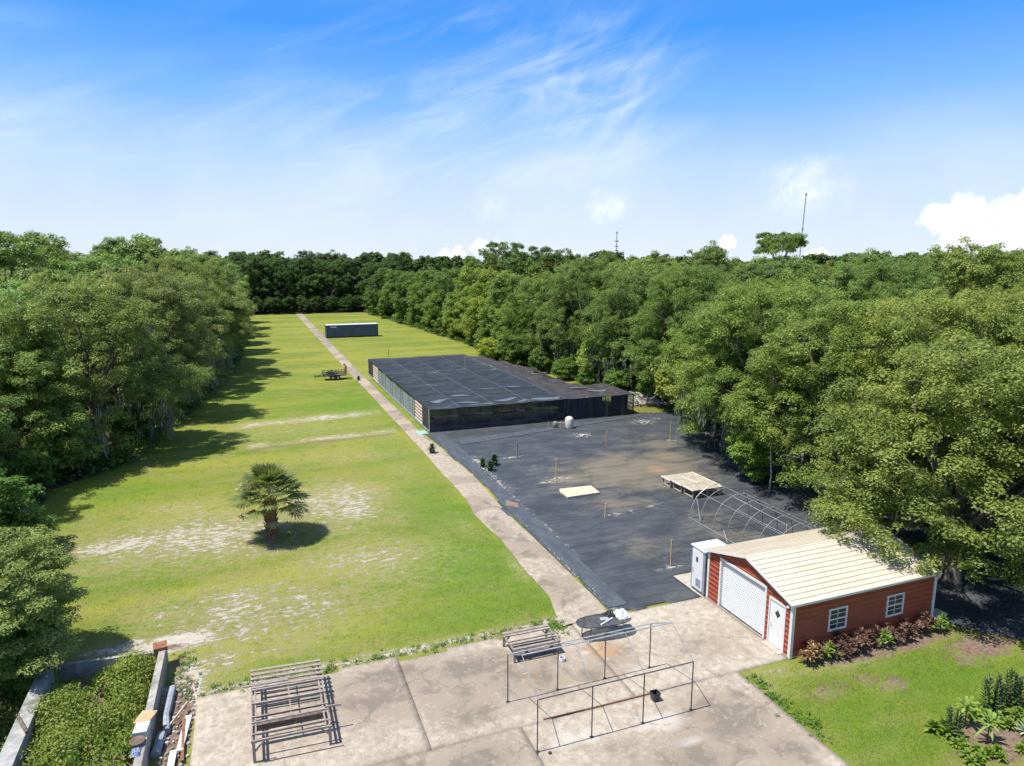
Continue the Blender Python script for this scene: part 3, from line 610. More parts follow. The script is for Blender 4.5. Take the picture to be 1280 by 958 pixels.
# white and grey cabinet beside the garage
cab = thing('equipment_cabinet', (20.2, 25.8, 0), 'tall white and grey cabinet against the left side of the red garage', 'cabinet')
MB().box(19.55, 21.0, 25.34, 26.4, .06, 2.2).build('body', grey_panel, cab)
MB().box(19.50, 21.05, 25.3, 26.44, 2.2, 2.27).build('top', worn('cabinet_top', (.55, .60, .64), (.66, .70, .73), 2, .4, dirt=(.4, .4, .38)), cab)
d_ = MB().box(19.515, 19.548, 25.47, 26.28, .14, 2.12).build('door', white_paint, cab)
mb = MB(); [mb.box(19.495, 19.513, 25.58, 25.95, .32 + i * .07, .36 + i * .07) for i in range(6)]; mb.build('vent', grey_panel, d_)
MB().box(19.495, 19.513, 25.84, 25.98, 1.55, 1.78).build('label_plate', dark_steel, d_)
MB().box(19.45, 19.513, 26.18, 26.22, 1.0, 1.16).build('handle', galv, d_)

# ---------------------------------------------------------------- shade house
m, t, p, o = newmat('shade_net'); net = m
co = N(t, 'ShaderNodeTexCoord').outputs['Object']
c = mixc(t, mapr(t, tnoise(t, tmap(t, co, (.5, 1, 1)), 1.1, 6, .7), .35, .7), (.017, .022, .031), (.042, .052, .070)); L(t, c, p.inputs['Base Color'])
p.inputs['Roughness'].default_value = .75; p.inputs['Specular IOR Level'].default_value = .3
tb = N(t, 'ShaderNodeBsdfTransparent'); mx = N(t, 'ShaderNodeMixShader'); mx.inputs[0].default_value = .86
L(t, tb.outputs[0], mx.inputs[1]); L(t, p.outputs[0], mx.inputs[2]); L(t, mx.outputs[0], o.inputs[0])
bump(t, tnoise(t, tmap(t, co, (.4, 1.5, 1)), 1.5, 4), p, .4, .1)
m, t, p, o = newmat('shade_net_wall'); netw = m
co = N(t, 'ShaderNodeTexCoord').outputs['Object']
c = mixc(t, mapr(t, tnoise(t, co, .9, 5, .7), .35, .7), (.02, .024, .03), (.05, .055, .065)); L(t, c, p.inputs['Base Color']); p.inputs['Roughness'].default_value = .6
tb = N(t, 'ShaderNodeBsdfTransparent'); mx = N(t, 'ShaderNodeMixShader'); L(t, mapr(t, tnoise(t, co, .35, 3), .4, .6, .56, .72), mx.inputs[0])
L(t, tb.outputs[0], mx.inputs[1]); L(t, p.outputs[0], mx.inputs[2]); L(t, mx.outputs[0], o.inputs[0])
SX0, SX1, SXR, SY0, SY1, SZ = 14.95, 28.9, 37.0, 61.0, 96.0, 2.25
sh = thing('shade_house', (24, 78, 0), 'long low shade house under sagging black net with corrugated panels along the walk', 'shade house')
px_ = [SX0, 17.9, 21.3, 25.1, SX1]; py_ = list(np.linspace(SY0, SY1, 10))
def sagz(x, y):
    u = (np.interp(x, px_, range(5)) % 1.0); v = (np.interp(y, py_, range(10)) % 1.0)
    return SZ - .20 * np.sin(np.pi * u) ** .8 * np.sin(np.pi * v) ** .8 + (vnoise(x, y, 1.1, 31) - .5) * .10 + (vnoise(x, y, 4, 32) - .5) * .08
xs = np.linspace(SX0 - .06, SX1 + .05, 80); ys = np.linspace(SY0 - .08, SY1, 150)
XX, YY = np.meshgrid(xs, ys, indexing='ij'); ZZ = sagz(np.clip(XX, SX0, SX1 - 1e-3), np.clip(YY, SY0, SY1 - 1e-3))
n0, n1 = XX.shape; idx = np.arange(n0 * n1).reshape(n0, n1); QQ = np.stack([idx[:-1, :-1], idx[1:, :-1], idx[1:, 1:], idx[:-1, 1:]], -1).reshape(-1, 4)
org = np.array(ORG['shade_house'])
link(mesh_np('roof_net', np.stack([XX, YY, ZZ], -1).reshape(-1, 3) - org, QQ, mats=[net], smooth=True), 'roof_net', sh)
# the darker torn roof over the right-hand bay
rp = [(SX1, SY0), (37.0, SY0 + .1), (36.9, 67.2), (36.2, 70), (35.6, 73), (36.0, 79), (36.4, 83), (35.6, 89), (34.4, 92), (29.4, 94.6), (SX1, 95)]
xs = np.arange(SX1 + .05, 37.2, .25); ys = np.arange(SY0, 95.2, .3)
XX, YY = np.meshgrid(xs, ys, indexing='ij'); cx = (XX[:-1, :-1] + XX[1:, 1:]) / 2; cy = (YY[:-1, :-1] + YY[1:, 1:]) / 2
mk = inpoly(cx + (vnoise(cx, cy, .8, 41) - .5) * .8 * (cy > 67), cy, rp) & ~((cx > 33) & (cy > 69) & (vnoise(cx, cy, 1.4, 42) > .80))
n0, n1 = XX.shape; idx = np.arange(n0 * n1).reshape(n0, n1); QQ = np.stack([idx[:-1, :-1], idx[1:, :-1], idx[1:, 1:], idx[:-1, 1:]], -1)[mk]
drop = np.clip((YY - 67) / 6, 0, 1) * np.clip((XX - 31) / 4, 0, 1) * 1.1
ZZ = SZ - .02 - drop + (vnoise(XX, YY, 1.3, 43) - .5) * (.14 + drop * .7) - .12 * np.sin((XX - SX1) / 8 * np.pi * 3) ** 2
torn = worn('torn_net', (.018, .018, .022), (.045, .04, .042), 1.5, .7, dirt=(.14, .10, .085), dscale=.9, damt=.5)
link(mesh_np('torn_roof_net', np.stack([XX, YY, ZZ], -1).reshape(-1, 3) - org, QQ, mats=[torn], smooth=True), 'torn_roof_net', sh)['label'] = 'dark torn and collapsed roof netting by the trees'
# posts, rails
for x in px_ + [31.6, 34.3, 36.9]:
    for y in (py_ if x <= SX1 else [61.05, 67]):
        MB().tube([(x, y + .06, 0), (x, y + .06, SZ - .06)], .045, 6).build('post', dark_steel, sh)
for x in [16.4, 19.6, 23.2, 27.0]: MB().tube([(x, 61.06, 0), (x, 61.06, 1.05)], .03, 6).build('post', dark_steel, sh)
mb = MB(); mb.tube([(SX0, 61.06, 1.08), (SX1, 61.06, 1.1)], .035, 6); mb.tube([(SX0, 61.06, SZ - .08), (37, 61.06, SZ - .1)], .035, 6)
for y in py_[1:]: mb.tube([(SX0, y, SZ - .07), (SX1, y, SZ - .07)], .03, 5)
mb.build('rails', dark_steel, sh)
wire = worn('pale_wire', (.09, .105, .125), (.17, .19, .22), 3, .5)
mb = MB()
for x in px_[1:]:
    pts = [(x + (rr.random() - .5) * .03, y, float(sagz(np.array([min(x, SX1 - 1e-3)]), np.array([y]))[0]) + .03) for y in np.linspace(SY0, SY1 - .1, 60)]
    mb.tube(pts, .022, 4)
mb.build('roof_wires', wire, sh)
mb = MB()
for y in py_[1:6]:
    pts = [(x, y, float(sagz(np.array([x]), np.array([y]))[0]) + .02) for x in np.linspace(SX0, SX1 - .1, 30)]
    mb.tube(pts, .012, 4)
mb.build('roof_wires', wire, sh)
# sun glint on the sagging net, painted in as pale fold patches
fold = worn('net_glint_and_hem', (.085, .10, .125), (.16, .18, .21), 2.0, .45, stretch=(.5, 2, 1))
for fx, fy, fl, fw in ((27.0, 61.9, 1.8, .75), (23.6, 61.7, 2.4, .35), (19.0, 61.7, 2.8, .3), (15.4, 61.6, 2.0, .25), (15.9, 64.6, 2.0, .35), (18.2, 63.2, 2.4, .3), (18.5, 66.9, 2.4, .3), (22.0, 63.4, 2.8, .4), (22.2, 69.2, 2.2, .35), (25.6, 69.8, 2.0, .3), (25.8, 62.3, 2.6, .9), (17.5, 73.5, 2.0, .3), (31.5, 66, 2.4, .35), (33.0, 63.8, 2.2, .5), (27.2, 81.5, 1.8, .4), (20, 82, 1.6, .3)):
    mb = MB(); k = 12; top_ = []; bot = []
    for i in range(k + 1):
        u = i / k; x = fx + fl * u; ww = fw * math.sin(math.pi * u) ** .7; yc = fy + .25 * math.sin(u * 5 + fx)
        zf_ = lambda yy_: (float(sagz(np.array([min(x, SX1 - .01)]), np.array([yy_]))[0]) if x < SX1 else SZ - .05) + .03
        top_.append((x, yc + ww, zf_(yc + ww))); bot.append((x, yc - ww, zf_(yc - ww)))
    mb.add(top_ + bot, [(i, i + 1, k + 2 + i, k + 1 + i) for i in range(k)]); mb.build('glint_fold', fold, sh)
# front net wall with a wavy hem
mb = MB(); n = 90
for i in range(n):
    xa = SX0 + (37 - SX0) * i / n; xb = SX0 + (37 - SX0) * (i + 1) / n; wv_f = lambda x: 60.98 + .05 * math.sin(x * 3.1) + .03 * math.sin(x * 7)
    mb.add([(xa, wv_f(xa), .02), (xb, wv_f(xb), .02), (xb, wv_f(xb) + .03, SZ - .04), (xa, wv_f(xa) + .03, SZ - .04)], [(0, 1, 2, 3)])
mb.build('front_net', netw, sh)
mb = MB(); mb.box(29, 33.2, 61.0, 61.02, .05, SZ - .1); mb.box(34.2, 36.2, 61.0, 61.02, .3, SZ - .1); mb.build('doubled_net', worn('doubled_net', (.012, .02, .035), (.025, .035, .05), 2, .6), sh)
hem = MB()
pts = [(x, 60.9, SZ + .03 - .07 * abs(math.sin((x - SX0) * .9))) for x in np.linspace(SX0, 37, 70)]
hem.tube(pts, .035, 5); hem.build('front_hem', fold, sh)
# walk side: corrugated translucent panels, slatted gaps
pan = worn('corrugated_panel', (.16, .20, .22), (.28, .33, .36), .8, .45, stretch=(1, 3, .3), dirt=(.12, .15, .16), dscale=1.2, damt=.7)
for k, (ya, yb) in enumerate([(67.0 + i * 2.3, 67.0 + i * 2.3 + 2.22) for i in range(9)]):
    mb = MB(); n = 28; dx = rr.uniform(-.03, .03); zt = SZ - .22 - rr.uniform(0, .12)
    vs = [(SX0 - .03 + dx + .022 * math.sin(i * math.pi / 2), ya + (yb - ya) * i / n, z) for i in range(n + 1) for z in (.12, zt)]
    mb.add(vs, [(2 * i, 2 * i + 2, 2 * i + 3, 2 * i + 1) for i in range(n)]); mb.build('side_panel', pan, sh)
slat_a = worn('slat_pale', (.55, .47, .42), (.68, .60, .54), 3, .7); slat_b = worn('slat_red', (.16, .06, .045), (.24, .10, .07), 3, .8)
for ya, yb in ((63.7, 66.8), (88.0, 92.0)):
    mb = MB(); [mb.box(SX0 - .05, SX0 - .02, ya, yb, .18 + i * .33, .36 + i * .33) for i in range(6)]; mb.build('slats', slat_a, sh)
    mb = MB(); [mb.box(SX0 - .02, SX0 + .01, ya, yb, .36 + i * .33, .50 + i * .33) for i in range(6)]; mb.build('slats', slat_b, sh)
for q_ in ((SX0 - .02, SX0, 61.1, 63.6, .1, SZ - .1), (SX0 - .02, SX0, 92.1, 95.9, .1, SZ - .1), (SX0, SX1, 95.98, 96, .1, SZ - .15), (28.9, 28.95, 67, 95, .1, SZ - .3)): MB().box(*q_).build('side_net', netw, sh)
MB().box(SX0 - .10, SX0 - .04, 61, 96, .03, .2).build('base_board', grey_panel, sh)
MB().tube([(SX0 - .03, 60.95, 0), (SX0 - .03, 60.95, SZ)], .05, 8).build('corner_post', galv, sh)
MB().box(SX0 - .05, SX0 + .05, 95.9, 96.05, 0, SZ).build('corner_post', galv, sh)
# rows of empty plant tables seen through the net
for i, y in enumerate((63.0, 66.5)):
    for j, x in enumerate((16, 19.4, 23, 26.6)):
        tb_ = thing('nursery_table', (x + 1.3, y, 0), 'low plant table standing behind the net wall of the shade house', 'plant table', 'plant tables inside the shade house')
        MB().box(x, x + 2.7, y, y + 1.1, .75, .82).build('tabletop', wood_grey, tb_)
        for xx in (x + .08, x + 2.55):
            for yq in (y + .05, y + 1.0): MB().box(xx, xx + .07, yq, yq + .07, 0, .75).build('leg', wood_grey, tb_)

# ---------------------------------------------------------------- shipping container
ct = thing('shipping_container', (19.55, 146.4, 0), 'long dark blue grey shipping container standing in the far field', 'container')
CX0, CX1, CY0, CY1, CZ = 14.2, 24.9, 145.1, 147.5, 2.66
mb = MB(); n = 140
vs = [(CX0 + .1 + (CX1 - CX0 - .2) * i / n, CY0 + (.0 if (i // 2) % 2 else .045), z) for i in range(n + 1) for z in (.3, CZ - .12)]
mb.add(vs, [(2 * i, 2 * i + 2, 2 * i + 3, 2 * i + 1) for i in range(n)]); mb.box(CX0 + .06, CX1 - .06, CY0 + .06, CY1 - .06, .2, CZ - .06); mb.build('side_panel', blue_steel, ct)
mb = MB()
for x in (CX0, CX1 - .16):
    for y in (CY0 - .02, CY1 - .14): mb.box(x, x + .16, y, y + .16, .08, CZ - .02)
for z0, z1 in ((.14, .3), (CZ - .12, CZ - .03)): mb.box(CX0 + .16, CX1 - .16, CY0 - .01, CY0 + .1, z0, z1); mb.box(CX0 - .01, CX0 + .1, CY0 + .14, CY1 - .14, z0, z1)
mb.build('frame', worn('container_frame', (.03, .045, .075), (.05, .065, .1), 2, .5), ct)
MB().box(CX0 + .02, CX1 - .02, CY0 + .02, CY1 - .02, CZ - .028, CZ + .02).build('roof', worn('container_roof', (.55, .57, .58), (.66, .67, .68), 1, .5), ct)
MB().box(CX0 + .85, CX0 + 2.1, CY0 - .018, CY0 - .004, 2.13, 2.37).build('marking', white_paint, ct)
for x in (2.5, 4.4, 6.5, 7.5): MB().box(CX0 + x, CX0 + x + .38, CY0 - .016, CY0 - .012, .15, .29).build('forklift_pocket', black_plastic, ct)
MB().box(CX0 + 1.72, CX0 + 1.78, CY0 - .012, CY0, .3, CZ - .5).build('door_seam', black_plastic, ct)

# ---------------------------------------------------------------- trailer by the walk
tr = thing('utility_trailer', (10, 94.4, 0), 'black flatbed utility trailer with mesh sides and raised ramp parked on the grass', 'trailer')
MB().box(8.5, 11.5, 93.6, 95.3, .5, .58).build('deck', wood_dark, tr)
mb = MB()
for z in (.6, .85, 1.08):
    for y in (93.6, 95.3): mb.bar((8.5, y, z), (11.5, y, z), .06)
    mb.bar((8.5, 93.6, z), (8.5, 95.3, z), .06)
for x in np.linspace(8.5, 11.5, 9):
    for y in (93.6, 95.3): mb.bar((x, y, .5), (x, y, 1.08), .05)
mb.build('rails', dark_steel, tr)
mb = MB(); mb.bar((11.5, 93.6, .55), (11.62, 93.6, 1.75), .07); mb.bar((11.5, 95.3, .55), (11.62, 95.3, 1.75), .07)
for i in range(7): z = .6 + i * .19; mb.bar((11.5 + i * .02, 93.6, z), (11.5 + i * .02, 95.3, z), .05)
for y in np.linspace(93.9, 95.1, 9): mb.bar((11.5, y, .55), (11.62, y, 1.75), .03)
mb.build('ramp_gate', rust, tr)
mb = MB(); mb.bar((8.5, 93.8, .5), (7.4, 94.45, .48), .09); mb.bar((8.5, 95.1, .5), (7.4, 94.45, .48), .09); mb.tube([(7.5, 94.45, .1), (7.5, 94.45, .8)], .04, 6); mb.build('tongue', dark_steel, tr)
for x in (9.7, 10.4):
    for y in (93.45, 95.38):
        wh = MB().tube([(x, y - .1, .32), (x, y + .1, .32)], .32, 14).build('wheel', black_plastic, tr); MB().tube([(x, y - .12, .32), (x, y + .12, .32)], .15, 10).build('rim', galv, wh)
for y in (93.45, 95.38): MB().box(9.35, 10.75, y - .14, y + .14, .66, .7).build('fender', dark_steel, tr)
it = thing('scrap_bundle', (9.3, 94.5, .58), 'dark bundle of scrap metal riding on the deck of the black trailer', 'scrap')
mb = MB()
for i in range(14): mb.bar((8.7 + rr.random() * 1.4, 93.9 + rr.random() * .4, .6 + rr.random() * .4), (8.8 + rr.random() * 1.6, 94.6 + rr.random() * .5, .65 + rr.random() * .5), .08)
mb.build('scrap', dark_steel, it)

# ---------------------------------------------------------------- benches, frames and yard things
bb = thing('slatted_bench', (.4, 23, 0), 'large weathered grey wooden plant bench with open slatted top on the concrete pad', 'plant bench')
bx0, bx1 = -.85, 1.62
mb = MB()
for y in (21.08, 21.42, 22.02, 22.32): mb.bar((bx0, y, .86), (bx1, y - .12, .86), .055, .07)
for y in (23.05, 23.85): mb.bar((bx0, y, .87), (bx1, y - .16, .87), .07, .09)
mb.build('crossbars', wood_grey, bb)
mb = MB()
for y in (24.0, 24.28, 24.55, 24.82, 25.1): mb.bar((bx0 - .02, y, .9), (bx1, y - .18, .9), .12, .03)
mb.bar((bx0 - .28, 24.12, .93), (bx0 + 1.25, 24.03, .93), .09, .04); mb.bar((bx0 + 1.2, 24.12, .93), (bx1 + .02, 24.02, .93), .09, .04)
mb.bar((bx1 - .1, 21.95, .93), (bx1 + .42, 21.9, .93), .05)
mb.build('top_slats', wood_grey, bb)
mb = MB(); mb.add([(bx0, 22.0, .87), (bx1, 21.88, .87), (bx1, 21.84, .64), (bx0, 21.96, .64)], [(0, 1, 2, 3)]); mb.bar((bx0, 21.98, .62), (bx1, 21.86, .62), .04, .1)
mb.add([(bx0, 21.9, .84), (bx1, 21.78, .84), (bx1, 21.86, .87), (bx0, 21.98, .87)], [(0, 1, 2, 3)]); mb.build('apron_board', wood_dark, bb)
mb = MB()
for x in (bx0, bx0 + .12, bx1 - .18, bx1 - .05): mb.bar((x, 21.1, .81), (x, 25.1, .81), .05, .1)
mb.bar((bx0 + .15, 24.9, .32), (bx1 - .15, 24.8, .32), .05); mb.bar((bx0 + 1.22, 24.9, .84), (bx0 + 1.26, 22.0, .84), .035)
mb.build('side_rails', wood_grey, bb)
for y in (21.15, 22.25, 23.3, 24.9):
    for x, s in ((bx0 + .04, 1), (bx1 - .05, -1)):
        l = MB().box(x - .045, x + .045, y - .045, y + .045, .05, .8).build('leg', wood_grey, bb)
        if y in (21.15, 24.9): MB().bar((x, y, .42), (x + s * .34, y, .78), .045).build('brace', wood_grey, l)
for k in range(4): pass
b2 = thing('low_bench', (10, 24, 0), 'small weathered wooden bench frame at the lawn edge beside the black mesh table', 'bench')
mb = MB(); x0, x1 = 8.95, 11.0
for y, wd in ((24.62, .16), (24.42, .14), (23.95, .06), (23.75, .06), (23.35, .07)): mb.bar((x0, y, .62), (x1, y - .04, .62), wd, .04)
mb.build('seat_slats', wood_grey, b2)
MB().box(x0 + .1, x1 + .1, 23.4, 23.72, .3, .34).build('lower_shelf', wood_dark, b2)
for x in (x0 + .03, x1 - .03): MB().bar((x, 23.3, .57), (x, 24.68, .57), .05, .07).build('end_rail', wood_grey, b2)
for x in (x0 + .05, x1 - .05):
    for y in (23.35, 24.6): MB().box(x - .04, x + .04, y - .04, y + .04, .05, .56).build('leg', wood_grey, b2)
for x, s in ((x0 + .05, 1), (x1 - .05, -1)): MB().bar((x, 24.56, .2), (x + s * .3, 24.56, .56), .05).build('brace', wood_grey, b2)
for i, x in enumerate((9.55, 10.65)):
    lw = MB().tube([(x, 23.42, .35), (x, 23.42, .47)], [.08, .06], 8).build('plant_pot', black_plastic); setp(lw, 'tiny black pot on the left part of the low wooden bench' if i == 0 else 'tiny black pot on the right part of the low wooden bench', 'pot', 'pots on the low bench')

# black oval mesh table heaped with things
ov = thing('oval_mesh_table', (13.35, 23.95, 0), 'black oval expanded metal patio table on the pad below the walk', 'table')
A_, B_, ZT, oc, orot = 1.22, .50, .72, (13.35, 23.95), -.08
def ovp(u, r=1.0): 
    x, y = A_ * r * math.copysign(abs(math.cos(u)) ** .75, math.cos(u)), B_ * r * math.copysign(abs(math.sin(u)) ** .75, math.sin(u)); return (oc[0] + x * math.cos(orot) - y * math.sin(orot), oc[1] + x * math.sin(orot) + y * math.cos(orot))
mb = MB(); mb.tube([(*ovp(2 * math.pi * i / 36), ZT) for i in range(37)], .03, 6, False); mb.build('rim', dark_steel, ov)
mb = MB()
for k in range(-14, 15):
    x = k / 14.5 * A_; h_ = B_ * (1 - abs(x / A_) ** 2.7) ** (1 / 2.7)
    f = lambda a, b: (oc[0] + a * math.cos(orot) - b * math.sin(orot), oc[1] + a * math.sin(orot) + b * math.cos(orot), ZT)
    mb.bar(f(x, -h_), f(x, h_), .052, .01)
for k in range(-5, 6):
    y = k / 5.6 * B_; h_ = A_ * (1 - abs(y / B_) ** 2.7) ** (1 / 2.7); mb.bar(f(-h_, y), f(h_, y), .052, .012)
mb.build('mesh_top', dark_steel, ov)
for sx in (-1, 1):
    for sy in (-1, 1):
        q0 = (oc[0] + sx * .75, oc[1] + sy * .32); MB().tube([(*q0, ZT - .02), (q0[0] + sx * .08, q0[1] + sy * .05, .4), (q0[0] + sx * .1, q0[1] + sy * .06, .055)], .022, 6).build('leg', dark_steel, ov)
def crumple(name, mat, c, r, z, hh, seed, label, cat, n=14):
    rq = random.Random(seed); mb = MB(); vs = []; fs = []
    for i in range(n + 1):
        for j in range(n + 1):
            u, v = i / n * 2 - 1, j / n * 2 - 1; d = max(abs(u), abs(v))
            vs.append((c[0] + u * r[0] * (1 + rq.uniform(-.06, .06)), c[1] + v * r[1] * (1 + rq.uniform(-.06, .06)), z + hh * (1 - d ** 2.2) * rq.uniform(.6, 1.2)))
    fs = [(i * (n + 1) + j, (i + 1) * (n + 1) + j, (i + 1) * (n + 1) + j + 1, i * (n + 1) + j + 1) for i in range(n) for j in range(n)]
    mb.add(vs, fs); return setp(mb.build(name, mat), label, cat)
crumple('folded_cloth', cushion_grey, (14.28, 24.02), (.30, .33), ZT + .02, .26, 1, 'crumpled pale cloth heaped on the right end of the black oval table', 'cloth')
crumple('black_bag', black_plastic, (13.75, 24.22), (.26, .18), ZT + .02, .20, 2, 'black crumpled bag on the oval table beside the pale cloth', 'bag')
setp(MB().box(13.22, 13.58, 23.86, 24.1, ZT + .015, ZT + .05, -.15).build('flat_box', worn('grey_card', (.28, .29, .31), (.36, .37, .39), 4, .7)), 'small flat grey box lying on the middle of the black oval table', 'box')
setp(MB().bar((13.02, 23.58, ZT + .04), (13.72, 23.86, ZT + .07), .05).build('white_rod', white_paint), 'white rod lying across the front edge of the black oval table', 'rod')
cp = thing('round_can', (11.0, 22.95, 0), 'small round white and brown can on the concrete below the oval table', 'can')
MB().lathe([(.10, .055), (.12, .06), (.12, .2), (.10, .2), (.10, .09)], (10.85, 22.8), 14).build('can_body', white_paint, cp); MB().lathe([(.085, .1), (.085, .13)], (10.85, 22.8), 12).build('contents', rust, cp)

galv_d = worn('dull_pipe', (.17, .175, .18), (.25, .26, .265), 6, .6)
# bare canopy frame
cf = thing('canopy_frame', (10.9, 19.7, 0), 'bare steel canopy tent frame standing open on the concrete pad', 'canopy frame')
XS = (7.88, 9.88, 11.88, 13.88); YF, YB, ZE, ZR = 18.35, 21.12, 1.96, 2.74; YR = (YF + YB) / 2
for x in XS:
    for y in (YF, YB):
        lg = MB().tube([(x, y, .06), (x, y, ZE)], .022, 8).build('leg', dark_steel, cf)
        MB().box(x - .06, x + .06, y - .06, y + .06, .056, .07).build('foot_plate', dark_steel, lg)
    MB().tube([(x, YF, ZE), (x, YR, ZR)], .015, 8).build('rafter', galv_d, cf); MB().tube([(x, YB, ZE), (x, YR, ZR)], .015, 8).build('rafter', galv_d, cf)
for y in (YF, YB): MB().tube([(XS[0], y, ZE), (XS[-1], y, ZE)], .022, 8).build('eave_rail', dark_steel if y == YF else galv, cf)
MB().tube([(XS[0], YR, ZR), (XS[-1], YR, ZR)], .026, 8).build('ridge_rail', galv, cf)
bk = thing('bucket', (12.98, 19.3, 0), 'dark blue black square bucket on the pad inside the canopy frame', 'bucket')
MB().add([(12.98 + s * a, 19.3 + q * a, z) for z, a in ((.055, .11), (.36, .145)) for s, q in ((-1, -1), (1, -1), (1, 1), (-1, 1))], [(0, 3, 2, 1), (0, 1, 5, 4), (1, 2, 6, 5), (2, 3, 7, 6), (3, 0, 4, 7)]).build('bucket_body', worn('navy_plastic', (.03, .035, .05), (.05, .055, .075), 4, .45), bk)
mb = MB(); a = .155; [mb.box(*q_) for q_ in ((12.98 - a, 12.98 + a, 19.3 - a, 19.3 - a + .03, .35, .375), (12.98 - a, 12.98 + a, 19.3 + a - .03, 19.3 + a, .35, .375), (12.98 - a, 12.98 - a + .03, 19.33 - a, 19.27 + a, .35, .375), (12.98 + a - .03, 12.98 + a, 19.33 - a, 19.27 + a, .35, .375))]; mb.build('bucket_rim', black_plastic, bk)
pp = setp(MB().tube([(8.7, 19.75, .08), (10.6, 19.68, .08), (12.9, 19.66, .09), (13.3, 19.66, .09)], .022, 6).build('steel_pipe', rust), 'long thin rusty pipe lying along the slab joint under the canopy frame', 'pipe')
pc = setp(MB().lathe([(.05, .055), (.07, .06), (.06, .09), (.02, .1)], (8.25, 18.15), 10).build('steel_disc', black_plastic), 'small black metal cap on the concrete near the canopy frame', 'cap')

# arched greenhouse frame behind the garage
hf = thing('hoop_frame', (26.6, 30, 0), 'bare arched galvanised greenhouse frame on the black ground cloth behind the garage', 'greenhouse frame')
HX0, HX1, HZ = 24.95, 28.6, 2.15; hc = (HX0 + HX1) / 2
def hoop(y, u0=0, u1=1, lean=0):
    P_ = []
    for i in range(19):
        u = u0 + (u1 - u0) * i / 18; a = math.pi * u
        P_.append((hc - (HX1 - HX0) / 2 * math.cos(a) * (1.0), y + lean * math.sin(a), HZ * math.sin(a) ** .75))
    return P_
hys = [33.0, 31.75, 30.5, 29.25, 28.0, 26.75, 25.6]
for i, y in enumerate(hys): MB().tube(hoop(y, 0, 1), .022, 8).build('hoop', galv_d, hf)
MB().tube(hoop(34.1, 0, .62, -.3), .026, 8).build('hoop', galv, hf)['label'] = 'broken end hoop of the arched frame'
fz = lambda u: (hc - (HX1 - HX0) / 2 * math.cos(math.pi * u), HZ * math.sin(math.pi * u) ** .75)
for u, ya in ((.5, 33.6), (.26, 33.9), (.74, 33.0)):
    x, z = fz(u); MB().tube([(x, ya, z - .03), (x, 25.5, z - .03)], .017, 6).build('purlin', galv_d, hf)
for x in (HX0, HX1): MB().tube([(x, 34.1, .06), (x, 25.5, .06)], .022, 6).build('base_rail', galv, hf)
x, z = fz(.2); MB().tube([(x, 34.0, z), (HX0 + .02, 33.0, .06)], .022, 6).build('brace', galv, hf)
x, z = fz(.4); x2, z2 = fz(.8); MB().tube([(x, 31.8, z), (x2, 29.3, z2 * .6)], .022, 6).build('brace', galv, hf)
MB().tube([(HX0 + .3, 34.05, 1.0), (HX0 + .1, 34.2, .05)], .02, 6).build('brace', galv, hf)
pipe2 = setp(MB().tube([(24.6, 30.0, .06), (25.6, 31.6, .07)], .03, 6).build('loose_pipe', galv), 'loose pale pipe lying on black cloth inside the arched frame', 'pipe')

# wooden tables on the cloth
tl = ['pale timber table on the black cloth, farthest of the three pushed together', 'pale timber table between the two others on the black cloth', 'pale timber table on the black cloth, the one beside the arched frame']
for i, (ya, yb, dx) in enumerate(((39.25, 40.4, 0), (38.08, 39.22, .12), (36.85, 38.05, .2))):
    tt = thing('timber_table', (28.2 + dx, (ya + yb) / 2, 0), tl[i], 'table', 'timber tables pushed together on the cloth')
    mb = MB(); n_ = 7
    for k in range(n_): y0 = ya + (yb - ya) * k / n_; mb.box(26.95 + dx, 29.5 + dx * .3, y0 + .008, y0 + (yb - ya) / n_ - .008, .60, .635)
    mb.build('tabletop', wood_pale, tt)
    MB().box(26.9 + dx, 26.97 + dx, ya, yb, .58, .655).box(29.5 + dx * .3, 29.58 + dx * .3, ya, yb, .58, .655).build('edge_boards', worn('pale_edge', (.60, .54, .46), (.72, .66, .58), 5, .8), tt)
    for x in (27.0 + dx, 28.2 + dx, 29.42 + dx * .3):
        for y in (ya + .08, yb - .14): MB().box(x, x + .09, y, y + .09, .03, .6).build('leg', wood_grey, tt)
    MB().bar((27.05 + dx, ya + .12, .1), (27.05 + dx, yb - .1, .1), .07).bar((29.4, ya + .12, .1), (29.4, yb - .1, .1), .07).build('foot_rails', wood_pale, tt)
setp(MB().bar((28.1, 39.6, .66), (28.5, 38.1, .66), .12, .03).bar((28.5, 38.3, .66), (28.75, 38.42, .66), .08, .03).build('loose_board', worn('pale_edge', (.6, .54, .46), (.7, .6, .5))), 'loose pale board lying across the top of the timber tables', 'board')

sb = setp(MB().prism([(19.32, 40.05), (21.8, 40.1), (21.9, 41.65), (19.5, 41.8), (19.28, 41.3)], .03, .13).build('flat_slab', slab_mat), 'pale flat rectangular slab lying alone on the black ground cloth', 'slab')
def stake(x, y, h_, label, mat=stake_wood, lean=(0, 0), shade=True):
    s_ = setp(MB().bar((x, y, 0), (x + lean[0], y + lean[1], h_), .08, .05).build('wooden_stake', mat), label, 'stake', 'stakes standing in the ground cloth'); return s_
stake(19.95, 28.7, 1.5, 'yellowish wooden stake in the black cloth left of the white cabinet')
stake(19.98, 36.0, 1.0, 'thin wooden stake in the black cloth on the near side of the pale slab', lean=(.02, 0))
stake(19.9, 43.2, 1.9, 'thin pale wooden stake just beyond the flat slab', lean=(-.03, 0))
stake(19.7, 50.5, 1.25, 'wooden stake right of the dark plants along the walk', wood_pale)
stake(28.3, 51.1, 1.25, 'wooden stake standing in the middle of the far ground cloth')
stake(34.6, 50.7, 1.6, 'wooden stake at the far right of the ground cloth near the trees')
